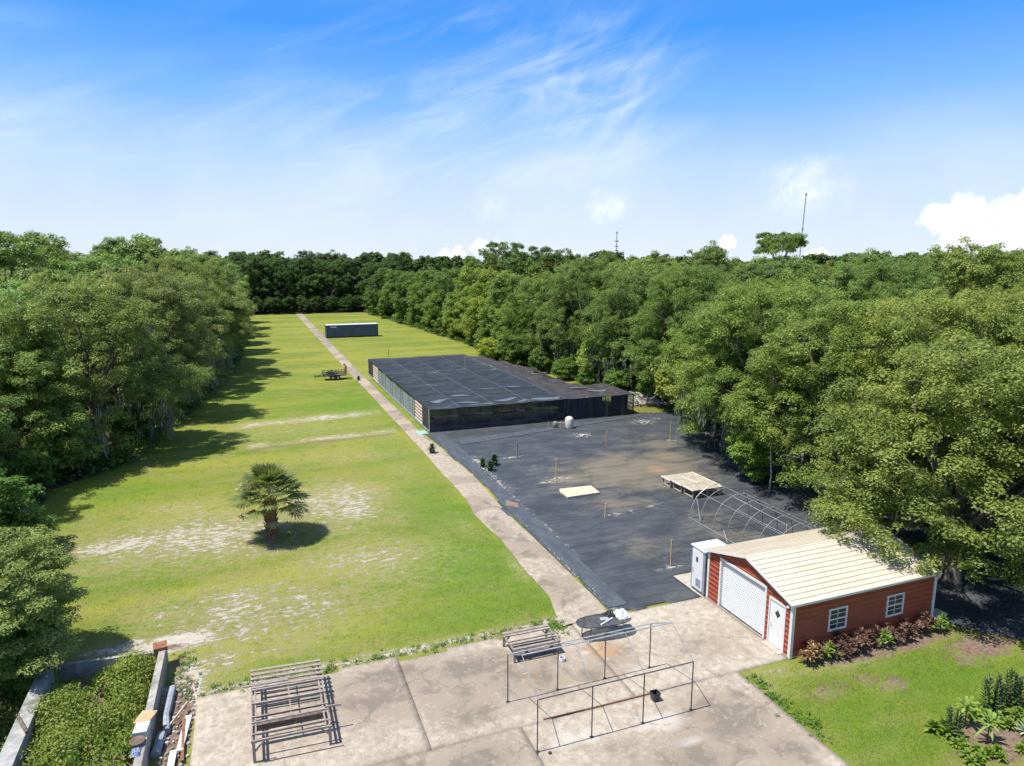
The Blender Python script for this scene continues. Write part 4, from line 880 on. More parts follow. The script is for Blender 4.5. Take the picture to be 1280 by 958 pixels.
stake(28.4, 29.5, .75, 'short pinkish stake inside the arched frame behind the garage roof', worn('pink_wood', (.5, .36, .28), (.6, .44, .36)))
def post(x, y, h_): return MB().tube([(x, y, 0), (x, y, h_)], .05, 6)
setp(post(21.1, 113.5, 1.2).build('field_post', dark_steel), 'short dark post standing in the grass beyond the shade house', 'post')

tk = thing('water_tank', (27.95, 57.9, 0), 'white domed plastic water tank in front of the shade house', 'tank')
MB().lathe([(.40, .04), (.42, .1), (.41, .85), (.36, 1.02), (.24, 1.13), (.1, 1.17), (.01, 1.18)], (27.95, 57.9), 20).build('tank_body', tank_mat, tk, True)
pmp = thing('pump_set', (26.9, 58.3, 0), 'low greenish pump and posts beside the white water tank', 'pump')
MB().lathe([(.22, .04), (.26, .1), (.26, .5), (.2, .62), (.05, .68)], (26.75, 58.5), 12).build('pump_body', worn('dull_green', (.12, .16, .10), (.2, .24, .16), 4, .6), pmp, True)
MB().box(27.15, 27.24, 58.0, 58.09, .03, .75).box(27.33, 27.42, 57.8, 57.88, .03, .68).build('posts', wood_pale, pmp); MB().tube([(26.8, 58.5, .5), (27.2, 58.2, .55), (27.6, 58.0, .5)], .05, 6).build('pipe', grey_panel, pmp)
setp(MB().tube([(26.2, 58.8, .05), (26.2, 58.8, .55)], .06, 6).build('bollard', grey_panel), 'short grey pipe post at the left end of the pump', 'pipe post')
crumple('powder_spill', teal, (14.25, 61.2), (.45, .65), .052, .05, 5, 'pale turquoise spill of powder on the walk by the shade house corner', 'spill', 10)
ds = setp(MB().prism([(14.85, 40.1), (15.5, 39.5), (15.75, 40.2), (15.2, 41.1)], .065, .09).build('flat_scrap', worn('brown_board', (.16, .10, .07), (.26, .18, .13), 4, .9)), 'brown scrap board lying on the cloth edge beside the walk', 'board')

# ---- old block walls of the planting bin, lower left
wl = setp(MB().box(-4.26, -4.02, 12, 28.45, -.05, .8).build('block_wall', block_grey), 'long weathered concrete block wall on the right side of the overgrown bin', 'wall')
setp(MB().bar((-8.6, 28.72, .3), (-4.33, 28.3, .3), .16, .66).build('block_wall', block_grey), 'low thin concrete wall closing the far end of the overgrown bin', 'wall')
setp(MB().bar((-8.1, 28.1, .35), (-7.9, 20, .35), .5, .85).build('block_wall', worn('whitish_block', (.24, .24, .23), (.38, .38, .37), 3, .9, dirt=(.09, .09, .075), damt=.85, bs=.4)), 'wide pale concrete wall on the left side of the overgrown bin', 'wall')
setp(MB().box(-4.48, -3.98, 27.95, 28.5, .802, .93, .15).build('cap_block', rust), 'rusty brown block on the far corner of the long wall', 'block')
setp(MB().box(-4.45, -3.95, 23.35, 24.0, .803, .86, -.35).build('plywood_piece', worn('plywood', (.38, .27, .14), (.46, .35, .2), 4, .8)), 'tan plywood piece lying on top of the long block wall', 'board')
setp(MB().box(-4.42, -4.0, 22.65, 23.2, .803, 1.0, -.1).build('white_block', worn('white_block', (.36, .39, .41), (.48, .5, .51), 4, .8)), 'whitish block on the long wall nearer than the plywood', 'block')
pt = thing('clay_pot', (-4.25, 22.35, .8), 'dark round clay bowl on the near end of the long block wall', 'pot'); MB().lathe([(.1, .803), (.2, .86), (.23, .95), (.19, .95), (.14, .88)], (-4.25, 22.35), 16).build('bowl', terracotta, pt, True)
MB().lathe([(.16, .90), (.02, .93)], (-4.25, 22.35), 12).build('soil', wood_dark, pt)
crumple('blue_cloth', blue_tarp, (-4.25, 21.95), (.14, .22), .81, .1, 6, 'blue and white rag on the wall at the bottom edge', 'rag', 8)
long_grey = worn('grey_blue_board', (.20, .22, .25), (.32, .35, .38), 4, .7, dirt=(.1, .1, .1))
setp(MB().tube([(-3.66, 26.3, .12), (-3.72, 24.6, .14), (-3.62, 23.7, .12)], .13, 8).build('drain_pipe', long_grey), 'bent grey pipe lying against the foot of the long wall', 'pipe')
setp(MB().tube([(-3.75, 23.6, .12), (-3.85, 22.6, .1)], .15, 8).build('drain_pipe', long_grey), 'short grey pipe length, nearer one at the foot of the long wall', 'pipe')
for i, (a, b, lb) in enumerate((((-2.98, 24.35, .1), (-3.12, 22.5, .12), 'white plank along the left edge of the concrete pad'), ((-3.3, 22.6, .1), (-3.35, 20.8, .12), 'whitish plank nearer the frame edge beside the concrete pad'), ((-3.52, 23.9, .22), (-3.05, 24.9, .3), 'thin white stick resting on the rubble by the wall'))):
    setp(MB().bar(a, b, .2 if i < 2 else .05, .06).build('plank' if i < 2 else 'stick', white_paint if i < 2 else wood_pale), lb, 'plank' if i < 2 else 'stick')
setp(MB().bar((-3.12, 24.2, .15), (-3.0, 22.0, .08), .09, .1).build('rusty_angle', rust), 'rusty steel angle along the edge of the pad beside the white plank', 'steel angle')
rq = random.Random(8); rm_ = {0: stone_pale, 1: block_grey, 2: terracotta}
mb = MB()
def rock(mb, x, y, r, z=.0):
    n = 6; ph = rq.random() * 6
    pr = [(x + r * rq.uniform(.7, 1.1) * math.cos(ph + k * 6.283 / n), y + r * rq.uniform(.7, 1.1) * math.sin(ph + k * 6.283 / n)) for k in range(n)]
    h_ = r * rq.uniform(.5, .9); mb.add([(a, b, z - .02) for a, b in pr] + [(x + (a - x) * .7, y + (b - y) * .7, z + h_) for a, b in pr], [(k, (k + 1) % n, n + (k + 1) % n, n + k) for k in range(n)] + [tuple(range(n, 2 * n))])
for i in range(150): rock(mb, rq.uniform(-3.75, -2.85), rq.uniform(20, 26.5), rq.uniform(.02, .10))
setp(mb.build('rubble', worn('rubble_stone', (.20, .17, .14), (.42, .38, .33), 3, .9)), 'loose broken stones and rubble between the long wall and the pad', 'rubble', kind='stuff')
mb = MB()
for i in range(260):
    u = rq.random(); rock(mb, rq.uniform(-3, 12.2), 25.62 + rq.gauss(0, .16), rq.uniform(.01, .03))
for i in range(120): rock(mb, 16.05 + rq.gauss(0, .22), rq.choice([rq.gauss(48, 1.3), rq.gauss(45, 1.0), rq.gauss(50, .8)]), rq.uniform(.02, .06), .03)
for i in range(60): rock(mb, 14.85 + rq.gauss(0, .06), rq.uniform(26, 38), rq.uniform(.02, .05), .03)
setp(mb.build('edge_gravel', worn('tan_gravel', (.38, .34, .28), (.52, .48, .41), 6, .9)), 'pale gravel scattered along the edges of the pad and cloth', 'gravel', kind='stuff')
tb3 = thing('toppled_crate', (-8.3, 25, .8), 'dark branch stub lying on the pale left wall of the bin', 'branch'); MB().tube([(-8.2, 25.2, .82), (-7.7, 24.2, .84)], .06, 6).build('branch_wood', bark, tb3); tb3.name = 'fallen_branch'
setp(MB().tube([(-6.8, 26.2, .25), (-6.55, 25.8, .35), (-6.6, 25.3, .3)], .12, 8).build('broken_pot', block_grey), 'grey broken pipe piece among the weeds in the bin', 'pipe')
setp(MB().box(-20.5, -18.3, 56.5, 58.1, 1.5, 1.58, .4).build('metal_sheet', worn('sheet_metal', (.5, .54, .58), (.62, .66, .7))), 'pale metal sheet glimpsed between the dark trees at the left edge', 'metal sheet')
# brush pile where the trees meet the shade house
mb = MB()
for i in range(150):
    x, y = rq.uniform(38.3, 43), rq.uniform(63.5, 67.5); a = rq.uniform(0, 3.14); l_ = rq.uniform(.5, 1.6); z = rq.uniform(.1, .9) * (1 - abs(x - 40.6) / 3)
    mb.tube([(x, y, z), (x + math.cos(a) * l_, y + math.sin(a) * l_, z + rq.uniform(-.2, .5))], rq.uniform(.03, .12), 5)
setp(mb.build('brush_pile', bark_pale), 'heap of cut logs and branches beyond the right end of the shade house', 'brush pile', kind='stuff')

# far radio masts
def mast(x, y, h_, lean, label, wd, dishes):
    ms = thing('radio_mast', (x, y, 0), label, 'radio mast'); mb = MB(); n = 22
    for k in range(3):
        a = k * 2.094; mb.bar((x + wd * math.cos(a), y + wd * math.sin(a), 0), (x + lean + wd * .6 * math.cos(a), y + wd * .6 * math.sin(a), h_), .16)
    for i in range(n):
        for k in range(3):
            a = (k + i % 2) * 2.094; b = a + 2.094; z0, z1 = h_ * i / n, h_ * (i + 1) / n
            mb.bar((x + lean * i / n + wd * .8 * math.cos(a), y + wd * .8 * math.sin(a), z0), (x + lean * (i + 1) / n + wd * .8 * math.cos(b), y + wd * .8 * math.sin(b), z1), .10)
    mb.build('lattice', grey_panel, ms)
    for z, r in dishes: MB().tube([(x + lean * z / h_ - wd - r, y, z), (x + lean * z / h_ + wd + r, y, z)], .5, 8).build('antenna', grey_panel, ms)
mast(377, 400, 63.5, 2.5, 'tall thin radio mast rising beyond the trees near the lone flat-topped tree', .45, [(62.5, .3), (38, .3), (31, .2)])
mast(338, 600, 43.5, 0, 'short distant radio mast with antennas rising above the centre of the wood', .6, [(34, 1.3), (29, 1.0), (25, 1.2), (42, .4)])

# ---------------------------------------------------------------- foliage
def leaves(C_, Nn, a, b, rs, droop=0.0):
    n = len(C_); Nn = Nn / np.maximum(np.linalg.norm(Nn, axis=1, keepdims=True), 1e-6)
    t = rs.normal(size=(n, 3)); t[:, 2] -= droop; t -= Nn * (t * Nn).sum(1, keepdims=True); t /= np.maximum(np.linalg.norm(t, axis=1, keepdims=True), 1e-6)
    s = np.cross(Nn, t); k = rs.uniform(.65, 1.35, (n, 1)); a_ = a * k; b_ = b * k
    V = np.stack([C_ - t * a_, C_ + s * b_ - t * a_ * .1, C_ + t * a_, C_ - s * b_ - t * a_ * .1], 1)
    return V.reshape(-1, 3)
def unit(rs, n):
    d = rs.normal(size=(n, 3)); return d / np.linalg.norm(d, axis=1, keepdims=True)
def puffs(PC, PR, per, a, b, rs, flat=.75, droop=0., upw=.30, shell=.35, base=None):
    """leaf clumps: PC centres, PR radii"""
    m_ = len(PC); cnt = np.maximum(4, (per * (PR / PR.mean()) ** 2)).astype(int); I = np.repeat(np.arange(m_), cnt); n = len(I)
    d = unit(rs, n); d[:, 2] = np.where((d[:, 2] < -.3), -d[:, 2], d[:, 2])
    r = PR[I] * (shell + (1.12 - shell) * rs.rand(n) ** .6)
    C_ = PC[I] + d * r[:, None] * np.array([1, 1, flat])
    Nn = d * .62 + rs.normal(size=(n, 3)) * .36; Nn[:, 2] += upw
    tint = np.clip(rs.rand(m_) ** 1.6, 0, 1)[I] * .8 + rs.rand(n) * .2
    if base is not None: tint = np.clip(tint * .6 + base[I] * .5, 0, 1)
    return leaves(C_, Nn, a, b, rs, droop), np.repeat(tint, 4)
def mkcrown(name, lobes, pr, npuff, per, a, b, seed, mat=oak_leaf, flat=.9, droop=0, upw=.62, centre=None):
    """lobes: list of (centre, radii) ellipsoids; leaf clumps sit on their outward skins"""
    rs = np.random.RandomState(seed); PC = []; PR = []; PB = []
    cc = np.array([0, 0, np.mean([c[2] for c, r in lobes]) - .8]) if centre is None else np.array(centre)
    tot = sum(r[0] * r[1] for c, r in lobes)
    for c, r in lobes:
        n = max(3, int(npuff * r[0] * r[1] / tot)); c = np.array(c); o = c - cc; o = o / max(.3, np.linalg.norm(o))
        d = unit(rs, n * 4); d = d[(d @ o > -.45)][:n]; PB.append(np.full(len(d), rs.rand() ** 1.5))
        PC.append(c + d * np.array(r) * (rs.uniform(.3, 1.0, (len(d), 1)) ** .5 * 1.16)); PR.append(pr * rs.uniform(.45, 1.45, len(d)))
    PC = np.concatenate(PC); PR = np.concatenate(PR)
    PB = np.concatenate(PB); k = PC[:, 2] > .3; PC = PC[k]; PR = PR[k]; PB = PB[k]
    V, T = puffs(PC, PR, per, a, b, rs, flat, droop, upw, base=PB)
    return mesh_np(name, V, np.arange(len(V)).reshape(-1, 4), None, T, [mat])
def oaklobes(Rr, z0, z1, n, seed, spread=1.0):
    rs = random.Random(seed); L_ = []; H_ = z1 - z0
    ph = rs.uniform(0, 6); 
    for i in range(n):
        a = 2.399 * i + rs.uniform(-.5, .5); u = ((i + .5) / n) ** .85; f = math.sqrt(max(.02, 1 - (max(0, u - .30) / .70) ** 2)) * (1 if u > .3 else .82 + .18 * u / .3)
        f *= 1 + .14 * math.sin(3 * a + ph) * math.cos(5 * u + ph)
        rad = Rr * f * rs.uniform(.66, .86) * spread; z = z0 + H_ * (.05 + .86 * u) + rs.uniform(-.5, .5)
        r = Rr * rs.choice([.17, .21, .26, .32, .38]); L_.append(((rad * math.cos(a), rad * math.sin(a), z), (r * rs.uniform(.8, 1.3), r * rs.uniform(.8, 1.2), r * rs.uniform(.6, .95))))
    return L_
def mktrunk(name, lobes, rad, h_, seed, mat=bark, lean=.5):
    rs = random.Random(seed); mb = MB(); fork = h_
    bx, by = rs.uniform(-lean, lean), rs.uniform(-lean, lean)
    mb.tube([(0, 0, -.2), (0, 0, .15), (bx * .3, by * .3, fork * .5), (bx, by, fork)], [rad * 1.6, rad * 1.15, rad * .95, rad * .8], 10)
    for c, r in lobes[::3]:
        c = Vector(c); s_ = Vector((bx, by, fork * rs.uniform(.75, 1.0))); mid = s_.lerp(c, .5) + Vector((rs.uniform(-.5, .5), rs.uniform(-.5, .5), rs.uniform(-.3, .6)))
        rr_ = rad * .30; e = c + Vector((0, 0, -r[2] * .2)); mb.tube([s_, s_.lerp(mid, .5), mid, e], [rr_, rr_ * .8, rr_ * .55, rr_ * .3], 6)
        for k in range(3):
            d = Vector((rs.uniform(-1, 1), rs.uniform(-1, 1), rs.uniform(0, 1))) * r[0] * .9; mb.tube([mid.lerp(e, .6), e + d * .5, e + d], [rr_ * .35, rr_ * .2, .02], 5, False)
    me = bpy.data.meshes.new(name); me.from_pydata(mb.v, [], mb.f); me.update(); me.materials.append(mat)
    me.polygons.foreach_set('use_smooth', [True] * len(me.polygons)); return me
def mkmoss(lobes, n, seed, ln=(.9, 2.8)):
    rs = np.random.RandomState(seed); V = []; 
    for i in range(n * 4):
        c, r = lobes[rs.randint(max(3, int(len(lobes) * .35)))]; a = rs.uniform(0, 6.28); x = c[0] + r[0] * math.cos(a) * rs.uniform(.6, 1.0); y = c[1] + r[1] * math.sin(a) * rs.uniform(.6, 1.0); z = c[2] - r[2] * rs.uniform(.0, .5)
        ll = rs.uniform(*ln); m_ = 26
        P = np.stack([x + rs.normal(0, .14, m_), y + rs.normal(0, .14, m_), z - ll * rs.rand(m_)], -1)
        Nn = rs.normal(size=(m_, 3)); Nn[:, 2] = 0; Nn /= np.linalg.norm(Nn, axis=1, keepdims=True)
        t = np.tile([0, 0, -1.], (m_, 1)); s = np.cross(Nn, t); l_ = rs.uniform(.15, .4, (m_, 1)); w_ = .05
        V.append(np.stack([P - t * l_, P + s * w_, P + t * l_, P - s * w_], 1).reshape(-1, 3))
    V = np.concatenate(V); V = V[:len(V) // 4 * 4]
    return mesh_np('hanging_moss', V, np.arange(len(V)).reshape(-1, 4), None, None, [moss_mat])
HID = []
def proto(kind, label, cat, crown, trunk, moss=None):
    r = thing(kind, (0, 0, 0), label, cat); link(crown, 'crown', r); link(trunk, 'trunk', r)
    if moss is not None: link(moss, 'hanging_moss', r)
    HID.append(r); return r
PN = []; PM = []; PF = []
for i in range(4):          # near, fine leaved
    Lb = oaklobes(6.6, 1.6 + .3 * i, 13.4 + .5 * i, 52, 100 + i, 1.05)
    PN.append(proto('oak_tree', '', 'tree', mkcrown('crown_near', Lb, .50, 1200, 125, .070, .041, 200 + i), mktrunk('trunk_near', Lb, .42, 4.0, 300 + i), mkmoss(Lb, 30, 5 + i) if i % 2 else None))
for i in range(4):          # middle distance
    Lb = oaklobes(6.0, .9, 14.0 + .4 * i, 44, 120 + i)
    PM.append(proto('oak_tree', '', 'tree', mkcrown('crown_mid', Lb, .58, 560, 75, .125, .072, 220 + i), mktrunk('trunk_mid', Lb, .36, 4.5, 320 + i)))
for i in range(3):          # taller, narrower
    Lb = oaklobes(4.5, 1.2, 15.8, 36, 140 + i, .95)
    PM.append(proto('oak_tree', '', 'tree', mkcrown('crown_tall', Lb, .55, 460, 75, .120, .07, 240 + i), mktrunk('trunk_tall', Lb, .28, 6, 340 + i)))
for i in range(4):          # far
    Lb = oaklobes(6.1, 1.2, 14.6 + .3 * i, 30, 160 + i, 1.02 - .05 * i)
    PF.append(proto('oak_tree', '', 'tree', mkcrown('crown_far', Lb, .80, 330, 50, .22, .13, 260 + i), mktrunk('trunk_far', Lb, .35, 5, 360 + i)))
# open-crowned tree with clustered tufts (pine-like / umbrella)
def tuftlobes(Rr, z0, z1, n, seed, r=(.9, 1.5)):
    rs = random.Random(seed); return [((Rr * rs.random() ** .5 * math.cos(2.4 * i), Rr * rs.random() ** .5 * math.sin(2.4 * i), rs.uniform(z0, z1)), (rs.uniform(*r), rs.uniform(*r), rs.uniform(.4, .7))) for i in range(n)]
Lb = tuftlobes(5.6, 14.5, 17.4, 26, 7); PO = proto('open_tree', '', 'tree', mkcrown('crown_open', Lb, .5, 300, 60, .12, .06, 9, centre=(0, 0, 12)), mktrunk('trunk_open', Lb, .3, 11, 9))
Lb = tuftlobes(6.3, 19.0, 23.0, 30, 17, (1.2, 2.1)); PU = proto('flat_topped_tree', '', 'tree', mkcrown('crown_flat', Lb, .8, 330, 40, .26, .14, 19, centre=(0, 0, 15)), mktrunk('trunk_flat', Lb, .4, 14, 19))
# young bushy and feathery kinds, shrubs
def shr(Rr, h_, seed, n=7): 
    rs = random.Random(seed); return [((Rr * .55 * math.cos(2.4 * i) * rs.uniform(.4, 1), Rr * .55 * math.sin(2.4 * i) * rs.uniform(.4, 1), h_ * rs.uniform(.25, .75)), (Rr * .45, Rr * .45, h_ * .28)) for i in range(n)]
PS = []
for i in range(3):
    Lb = shr(2.6, 5.2, 30 + i, 9); PS.append(proto('shrub', '', 'shrub', mkcrown('foliage', Lb, .42, 230, 80, .095, .055, 31 + i), mktrunk('stem', Lb, .10, 1.2, 33 + i)))
Lb = oaklobes(3.9, 1.2, 8.5, 26, 50); PFE = proto('feathery_tree', '', 'tree', mkcrown('crown_feathery', Lb, .5, 420, 130, .085, .035, 51, leafmat('feathery_leaves', (.13, .19, .05), (.18, .25, .075), (.27, .34, .12), .3, .5), .55, .4), mktrunk('trunk_feathery', Lb, .16, 3, 52, bark_pale))

OUT = []
def plant(pr, x, y, sc, label, group=None, col=(1, 1, 1), rz=None, cat=None, szs=None, dead=None):
    rz = RT.uniform(0, 6.28) if rz is None else rz
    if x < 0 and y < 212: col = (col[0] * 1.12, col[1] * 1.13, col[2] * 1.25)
    k1, k2, k3 = RT.uniform(.92, 1.1), RT.uniform(.92, 1.1), RT.uniform(.93, 1.06); s_ = (sc * k1, sc * k2, sc * k3 * (szs or 1))
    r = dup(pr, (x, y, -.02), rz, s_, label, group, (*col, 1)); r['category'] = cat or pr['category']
    OUT.append((x, y)); return r
RT = random.Random(77)
olive = (1.0, 1.0, 1.0)
def jit(c=olive, k=.12): return tuple(v * RT.uniform(1 - k, 1 + k) for v in c)
# --- left wood, edge trees first
plant(PN[1], -13.0, 64.5, 1.02, 'moss draped oak at the left lawn edge whose shade reaches the sandy tracks', col=jit((.92, .98, .95)), rz=.6)
plant(PN[0], -19.3, 59, .98, 'oak left of the moss draped oak, above the pale metal sheet', col=jit())
plant(PN[3], -11.4, 77.5, 1.0, 'oak beyond the moss draped oak with its shade on the lawn', col=jit((.9, .95, .95)))
plant(PN[2], -23.5, 69, 1.02, 'broad olive oak crown behind the front left oaks', col=jit((1.02, 1.0, 1.0)))
plant(PN[2], -20.8, 49.5, .80, 'dark low oak at the left frame edge above the bin', col=jit((.7, .85, .7)))
plant(PO, -24.5, 88, 1.06, 'open crowned tree whose branches show on the left skyline', col=jit((.8, .9, .8)))
plant(PS[0], -15.3, 52.5, .82, 'dark bushy shrub under the oaks behind the sandy strip at the left edge', col=(.6, .8, .55), szs=.8)
plant(PS[1], -13.6, 42.8, .98, 'dark green glossy shrub by the lawn at the left frame edge', col=(.55, .78, .5), szs=.9)
plant(PFE, -9.9, 29.6, .66, 'light green feathery tree at the lower left corner behind the bin', col=(1.1, 1.0, .72), rz=1)
plant(PFE, -13.0, 33.0, .72, 'feathery tree at the very left frame edge above the bin', col=(.8, .9, .8), rz=3)
plant(PS[2], -9.0, 28.9, .55, 'small leafy shrub at the far left end of the thin bin wall', col=(.8, 1, .7))
plant(PS[0], -10.6, 25.6, .6, 'shaded shrub outside the left wall of the bin', col=(.6, .8, .5))
for k, (x, y, sc, pi, c, lb) in enumerate([
    (-9.0, 92, 1.0, 1, (1.0, .98, .95), 'fourth large oak along the left lawn edge, beyond the moss draped one'),
    (-8.6, 103, 1.02, 3, (1.08, 1.04, 1.0), 'light olive oak at the left lawn edge level with the black trailer'),
    (-7.6, 115, 1.0, 0, (1.12, 1.05, 1.05), 'pale olive rounded oak forming the right bulge of the left wood'),
    (-7.4, 128, 1.02, 2, (1.0, 1.0, 1.0), 'oak on the left lawn edge beyond the pale rounded one'),
    (-7.6, 142, 1.0, 1, (.9, .95, .9), 'left edge oak level with the shipping container'),
    (-7.2, 157, 1.0, 0, (.9, .95, .9), 'left edge oak just past the shipping container'),
    (-7.2, 173, 1.0, 3, (.85, .92, .85), 'second last oak of the left lawn edge'),
    (-7, 190, 1.0, 2, (.8, .9, .8), 'last oak of the left edge before the dark end wood')]):
    plant((PN if y < 118 else PM)[pi], x, y, sc * (1 if y < 118 else 1.08), lb, col=jit(c, .04))
# low growth along the left edge
LS = [(-12.2, 60.5, .7), (-10.2, 71.5, .55), (-8.8, 84, .7), (-5.6, 97, .85), (-4.4, 108, .9), (-3.6, 121, .9), (-3.8, 134, .9), (-3.6, 148, .9), (-3, 163, 1), (-3, 180, 1), (-2.6, 200, 1)]
for x, y, sc in LS: plant(PS[RT.randrange(3)], x - 1.0, y, sc, 'leafy shrub filling the shade under the left lawn edge oaks', 'shrubs under the left edge oaks', jit((.75, .85, .75)), szs=.8)
# --- right wood, edge
RE = [
    (39.6, 27.8, .95, PN[1], (1.1, 1.08, .9), 'oak between the garage oak and the arched frame oak, one step behind'),
    (39.4, 19.6, .85, PN[3], (1.12, 1.05, .9), 'oak at the right frame edge filling behind the garage oak'),
    (32.3, 22.3, .90, PN[0], (1.12, 1.08, .95), 'big yellow green oak leaning over the far end of the tan garage roof'),
    (37.8, 35.0, .95, PN[2], (1.10, 1.12, .9), 'light green oak behind the arched frame at the edge of the black cloth'),
    (39.2, 44.2, 1.0, PN[1], (1.02, 1.08, .9), 'oak reaching over the black cloth right of the timber tables'),
    (46.5, 31, .95, PN[3], (1.14, 1.06, .9), 'tall yellowish oak behind the one leaning over the garage'),
    (45, 53, .98, PN[0], (1.0, 1.1, .85), 'bright green edge oak at the far right corner of the black cloth'),
    (44.8, 18.2, .93, PN[2], (1.15, 1.06, .9), 'yellow green oak at the right frame edge behind the garage'),
    (45.8, 64, 1.0, PN[2], (.85, .93, .85), 'dark green oak beside the brush pile'),
    (45, 75, 1.0, PN[1], (.85, .9, .9), 'grey green mossy oak beyond the brush pile'),
    (44.2, 86.5, 1.0, PN[3], (.85, .92, .85), 'oak over the collapsed part of the shade house'),
    (42.5, 98, 1.0, PN[0], (.92, 1, .9), 'oak just past the far right corner of the shade house'),
    (42.4, 110, .98, PM[0], (.95, 1.05, .9), 'oak at the right edge of the far field, nearest to the shade house')]
for x, y, sc, pr, c, lb in RE: plant(pr, x, y, sc, lb, col=jit(c, .04))
FE = [(43.6, 121, 1.0, 4, (1.35, 1.25, .7), 'bright yellow green tree bulging from the right edge of the far field'),
      (43.4, 134, .95, 1, (1.15, 1.2, .8), 'mid green tree right behind the bright yellow green one'),
      (42, 147, .95, 2, (.85, 1.0, .8), 'tree at the right field edge level with the container'),
      (41, 161, .95, 3, (.8, .98, .75), 'tree at the right field edge past the container'),
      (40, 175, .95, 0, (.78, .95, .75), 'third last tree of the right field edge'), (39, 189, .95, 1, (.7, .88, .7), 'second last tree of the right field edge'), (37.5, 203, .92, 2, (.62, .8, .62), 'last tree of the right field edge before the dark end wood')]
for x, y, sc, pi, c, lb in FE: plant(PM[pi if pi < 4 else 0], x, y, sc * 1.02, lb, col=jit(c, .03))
ME = [(42.0, 60.5, 1.35), (41.8, 66.5, 1.2), (41.6, 72.5, 1.4), (41.0, 79.5, 1.5), (40.4, 85, 1.45), (39.8, 91.5, 1.5), (38.8, 98, 1.4), (39.2, 104.5, 1.5), (39.8, 112, 1.5), (40.8, 119, 1.5), (40.8, 128, 1.5), (40, 139, 1.5), (39.4, 151, 1.5), (38.6, 164, 1.5), (37.6, 178, 1.5), (36.4, 192, 1.5), (42.6, 54.5, 1.2), (40.2, 49.2, 1.0)]
for i, (x, y, sc) in enumerate(ME): plant(PS[i % 3], x + (2.4 if 64 < y < 100 else .8), y, sc, 'bushy small tree on the right wood edge', 'bushy small trees on the right wood edge', jit((1.0, 1.08, .85) if i % 3 else (1.15, 1.2, .8), .1), szs=1.1)
MW = [(-13.5, 57.8, 1.0), (-12.4, 63.5, 1.2), (-10.2, 68.6, 1.1), (-10.6, 74.5, 1.35), (-9.2, 80.5, 1.4), (-8.0, 87.5, 1.4), (-6.6, 95, 1.5), (-5.6, 104.5, 1.5), (-5.2, 114, 1.5), (-5, 126, 1.5), (-5, 139, 1.5), (-5, 152, 1.5), (-4.6, 168, 1.5), (-4.4, 186, 1.5)]
for i, (x, y, sc) in enumerate(MW):
    if y < 112 and i % 2: continue
    plant(PS[(i + 1) % 3], x - .6, y, sc, 'bushy small tree on the left wood edge', 'bushy small trees on the left wood edge', jit((1.1, 1.12, .95), .1), szs=1.1)
RSH = [(40.0, 70.5, .7), (39.6, 77, .75), (38.8, 83, .8), (38.4, 90, .85), (36.5, 97.5, .95), (37.2, 105, .85), (38, 114, .85), (39.2, 123, .9), (39, 133, .9), (38, 143, .85), (37.6, 153, .85), (37, 164, .9), (36.2, 176, .9), (35, 190, .9), (34.2, 203, .9), (44.4, 58.6, .6), (42.2, 68, .5)]
for x, y, sc in RSH: plant(PS[RT.randrange(3)], x + .6, y, sc, 'low leafy shrub at the foot of the right wood edge', 'shrubs at the foot of the right wood', jit((.85, 1.0, .7)), szs=.85)
plant(PS[0], 35.2, 103.0, .62, 'bright yellow green shrub behind the far right corner of the shade house', col=(1.9, 1.7, .7))
plant(PS[1], 44.4, 50.8, .62, 'vivid lime leaves low on the wood edge by the far cloth corner', col=(1.7, 1.9, .7))
plant(PS[2], 33.4, 38.6, .62, 'small leafy tree with thin pale trunk under the right oaks', col=(1.2, 1.35, .8), szs=1.1)
# --- dark end wood
for k, x in enumerate(range(-12, 46, 7)):
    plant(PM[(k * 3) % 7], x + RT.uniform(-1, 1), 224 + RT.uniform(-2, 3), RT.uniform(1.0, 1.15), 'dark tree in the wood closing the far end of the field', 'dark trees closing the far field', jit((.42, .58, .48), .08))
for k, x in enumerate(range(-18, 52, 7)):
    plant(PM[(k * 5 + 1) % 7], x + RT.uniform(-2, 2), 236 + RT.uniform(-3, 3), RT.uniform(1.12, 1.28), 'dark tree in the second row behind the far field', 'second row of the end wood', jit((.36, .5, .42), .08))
for k in range(9): plant(PS[k % 3], -2 + k * 4.2, 217.5 + RT.uniform(-1, 1), 1.0, 'dark shrub at the foot of the far end wood', 'shrubs at the foot of the end wood', jit((.35, .5, .38), .08))
# --- fill both woods
def okfill(x, y, d): return all((x - a) ** 2 + (y - b) ** 2 > d * d for a, b in OUT)
def canopy(y, x):                  # slow height change
    return 1.0 + .10 * math.sin(x * .09 + 1) * math.cos(y * .07)
def band(n, ylo, yhi, xf0, xf1, dmin, protos, label, group, c, sc, tries=4000, ck=.24):
    k = 0
    for _ in range(tries):
        if k >= n: break
        y = RT.uniform(ylo, yhi); x = RT.uniform(xf0(y), xf1(y))
        if not okfill(x, y, dmin): continue
        col = jit(c, .06); q = RT.uniform(1 - ck, 1 + ck); w_ = RT.uniform(-.15, .12); col = (col[0] * q * (1 + w_), col[1] * q, col[2] * q * (1 - w_))
        plant(RT.choice(protos), x, y, sc * (.86 if .82 < x / y < 1.0 and y > 45 else 1) * RT.uniform(.86, 1.08) * canopy(y, x), label, group, col); k += 1
    return k
fr0 = lambda y: float(edgeR(y)) + 7
band(26, 14, 60, fr0, lambda y: 1.66 * y + 14, 8.2, PN, 'yellow green oak crown in the near wood right of the garage', 'oaks of the near right wood', (1.12, 1.05, .92), .90)
band(34, 60, 112, fr0, lambda y: 1.62 * y + 8, 9.0, PM[:4] + PN[:2], 'oak crown in the wood right of the shade house', 'oaks of the wood right of the shade house', (1.0, 1.02, .95), 1.12)
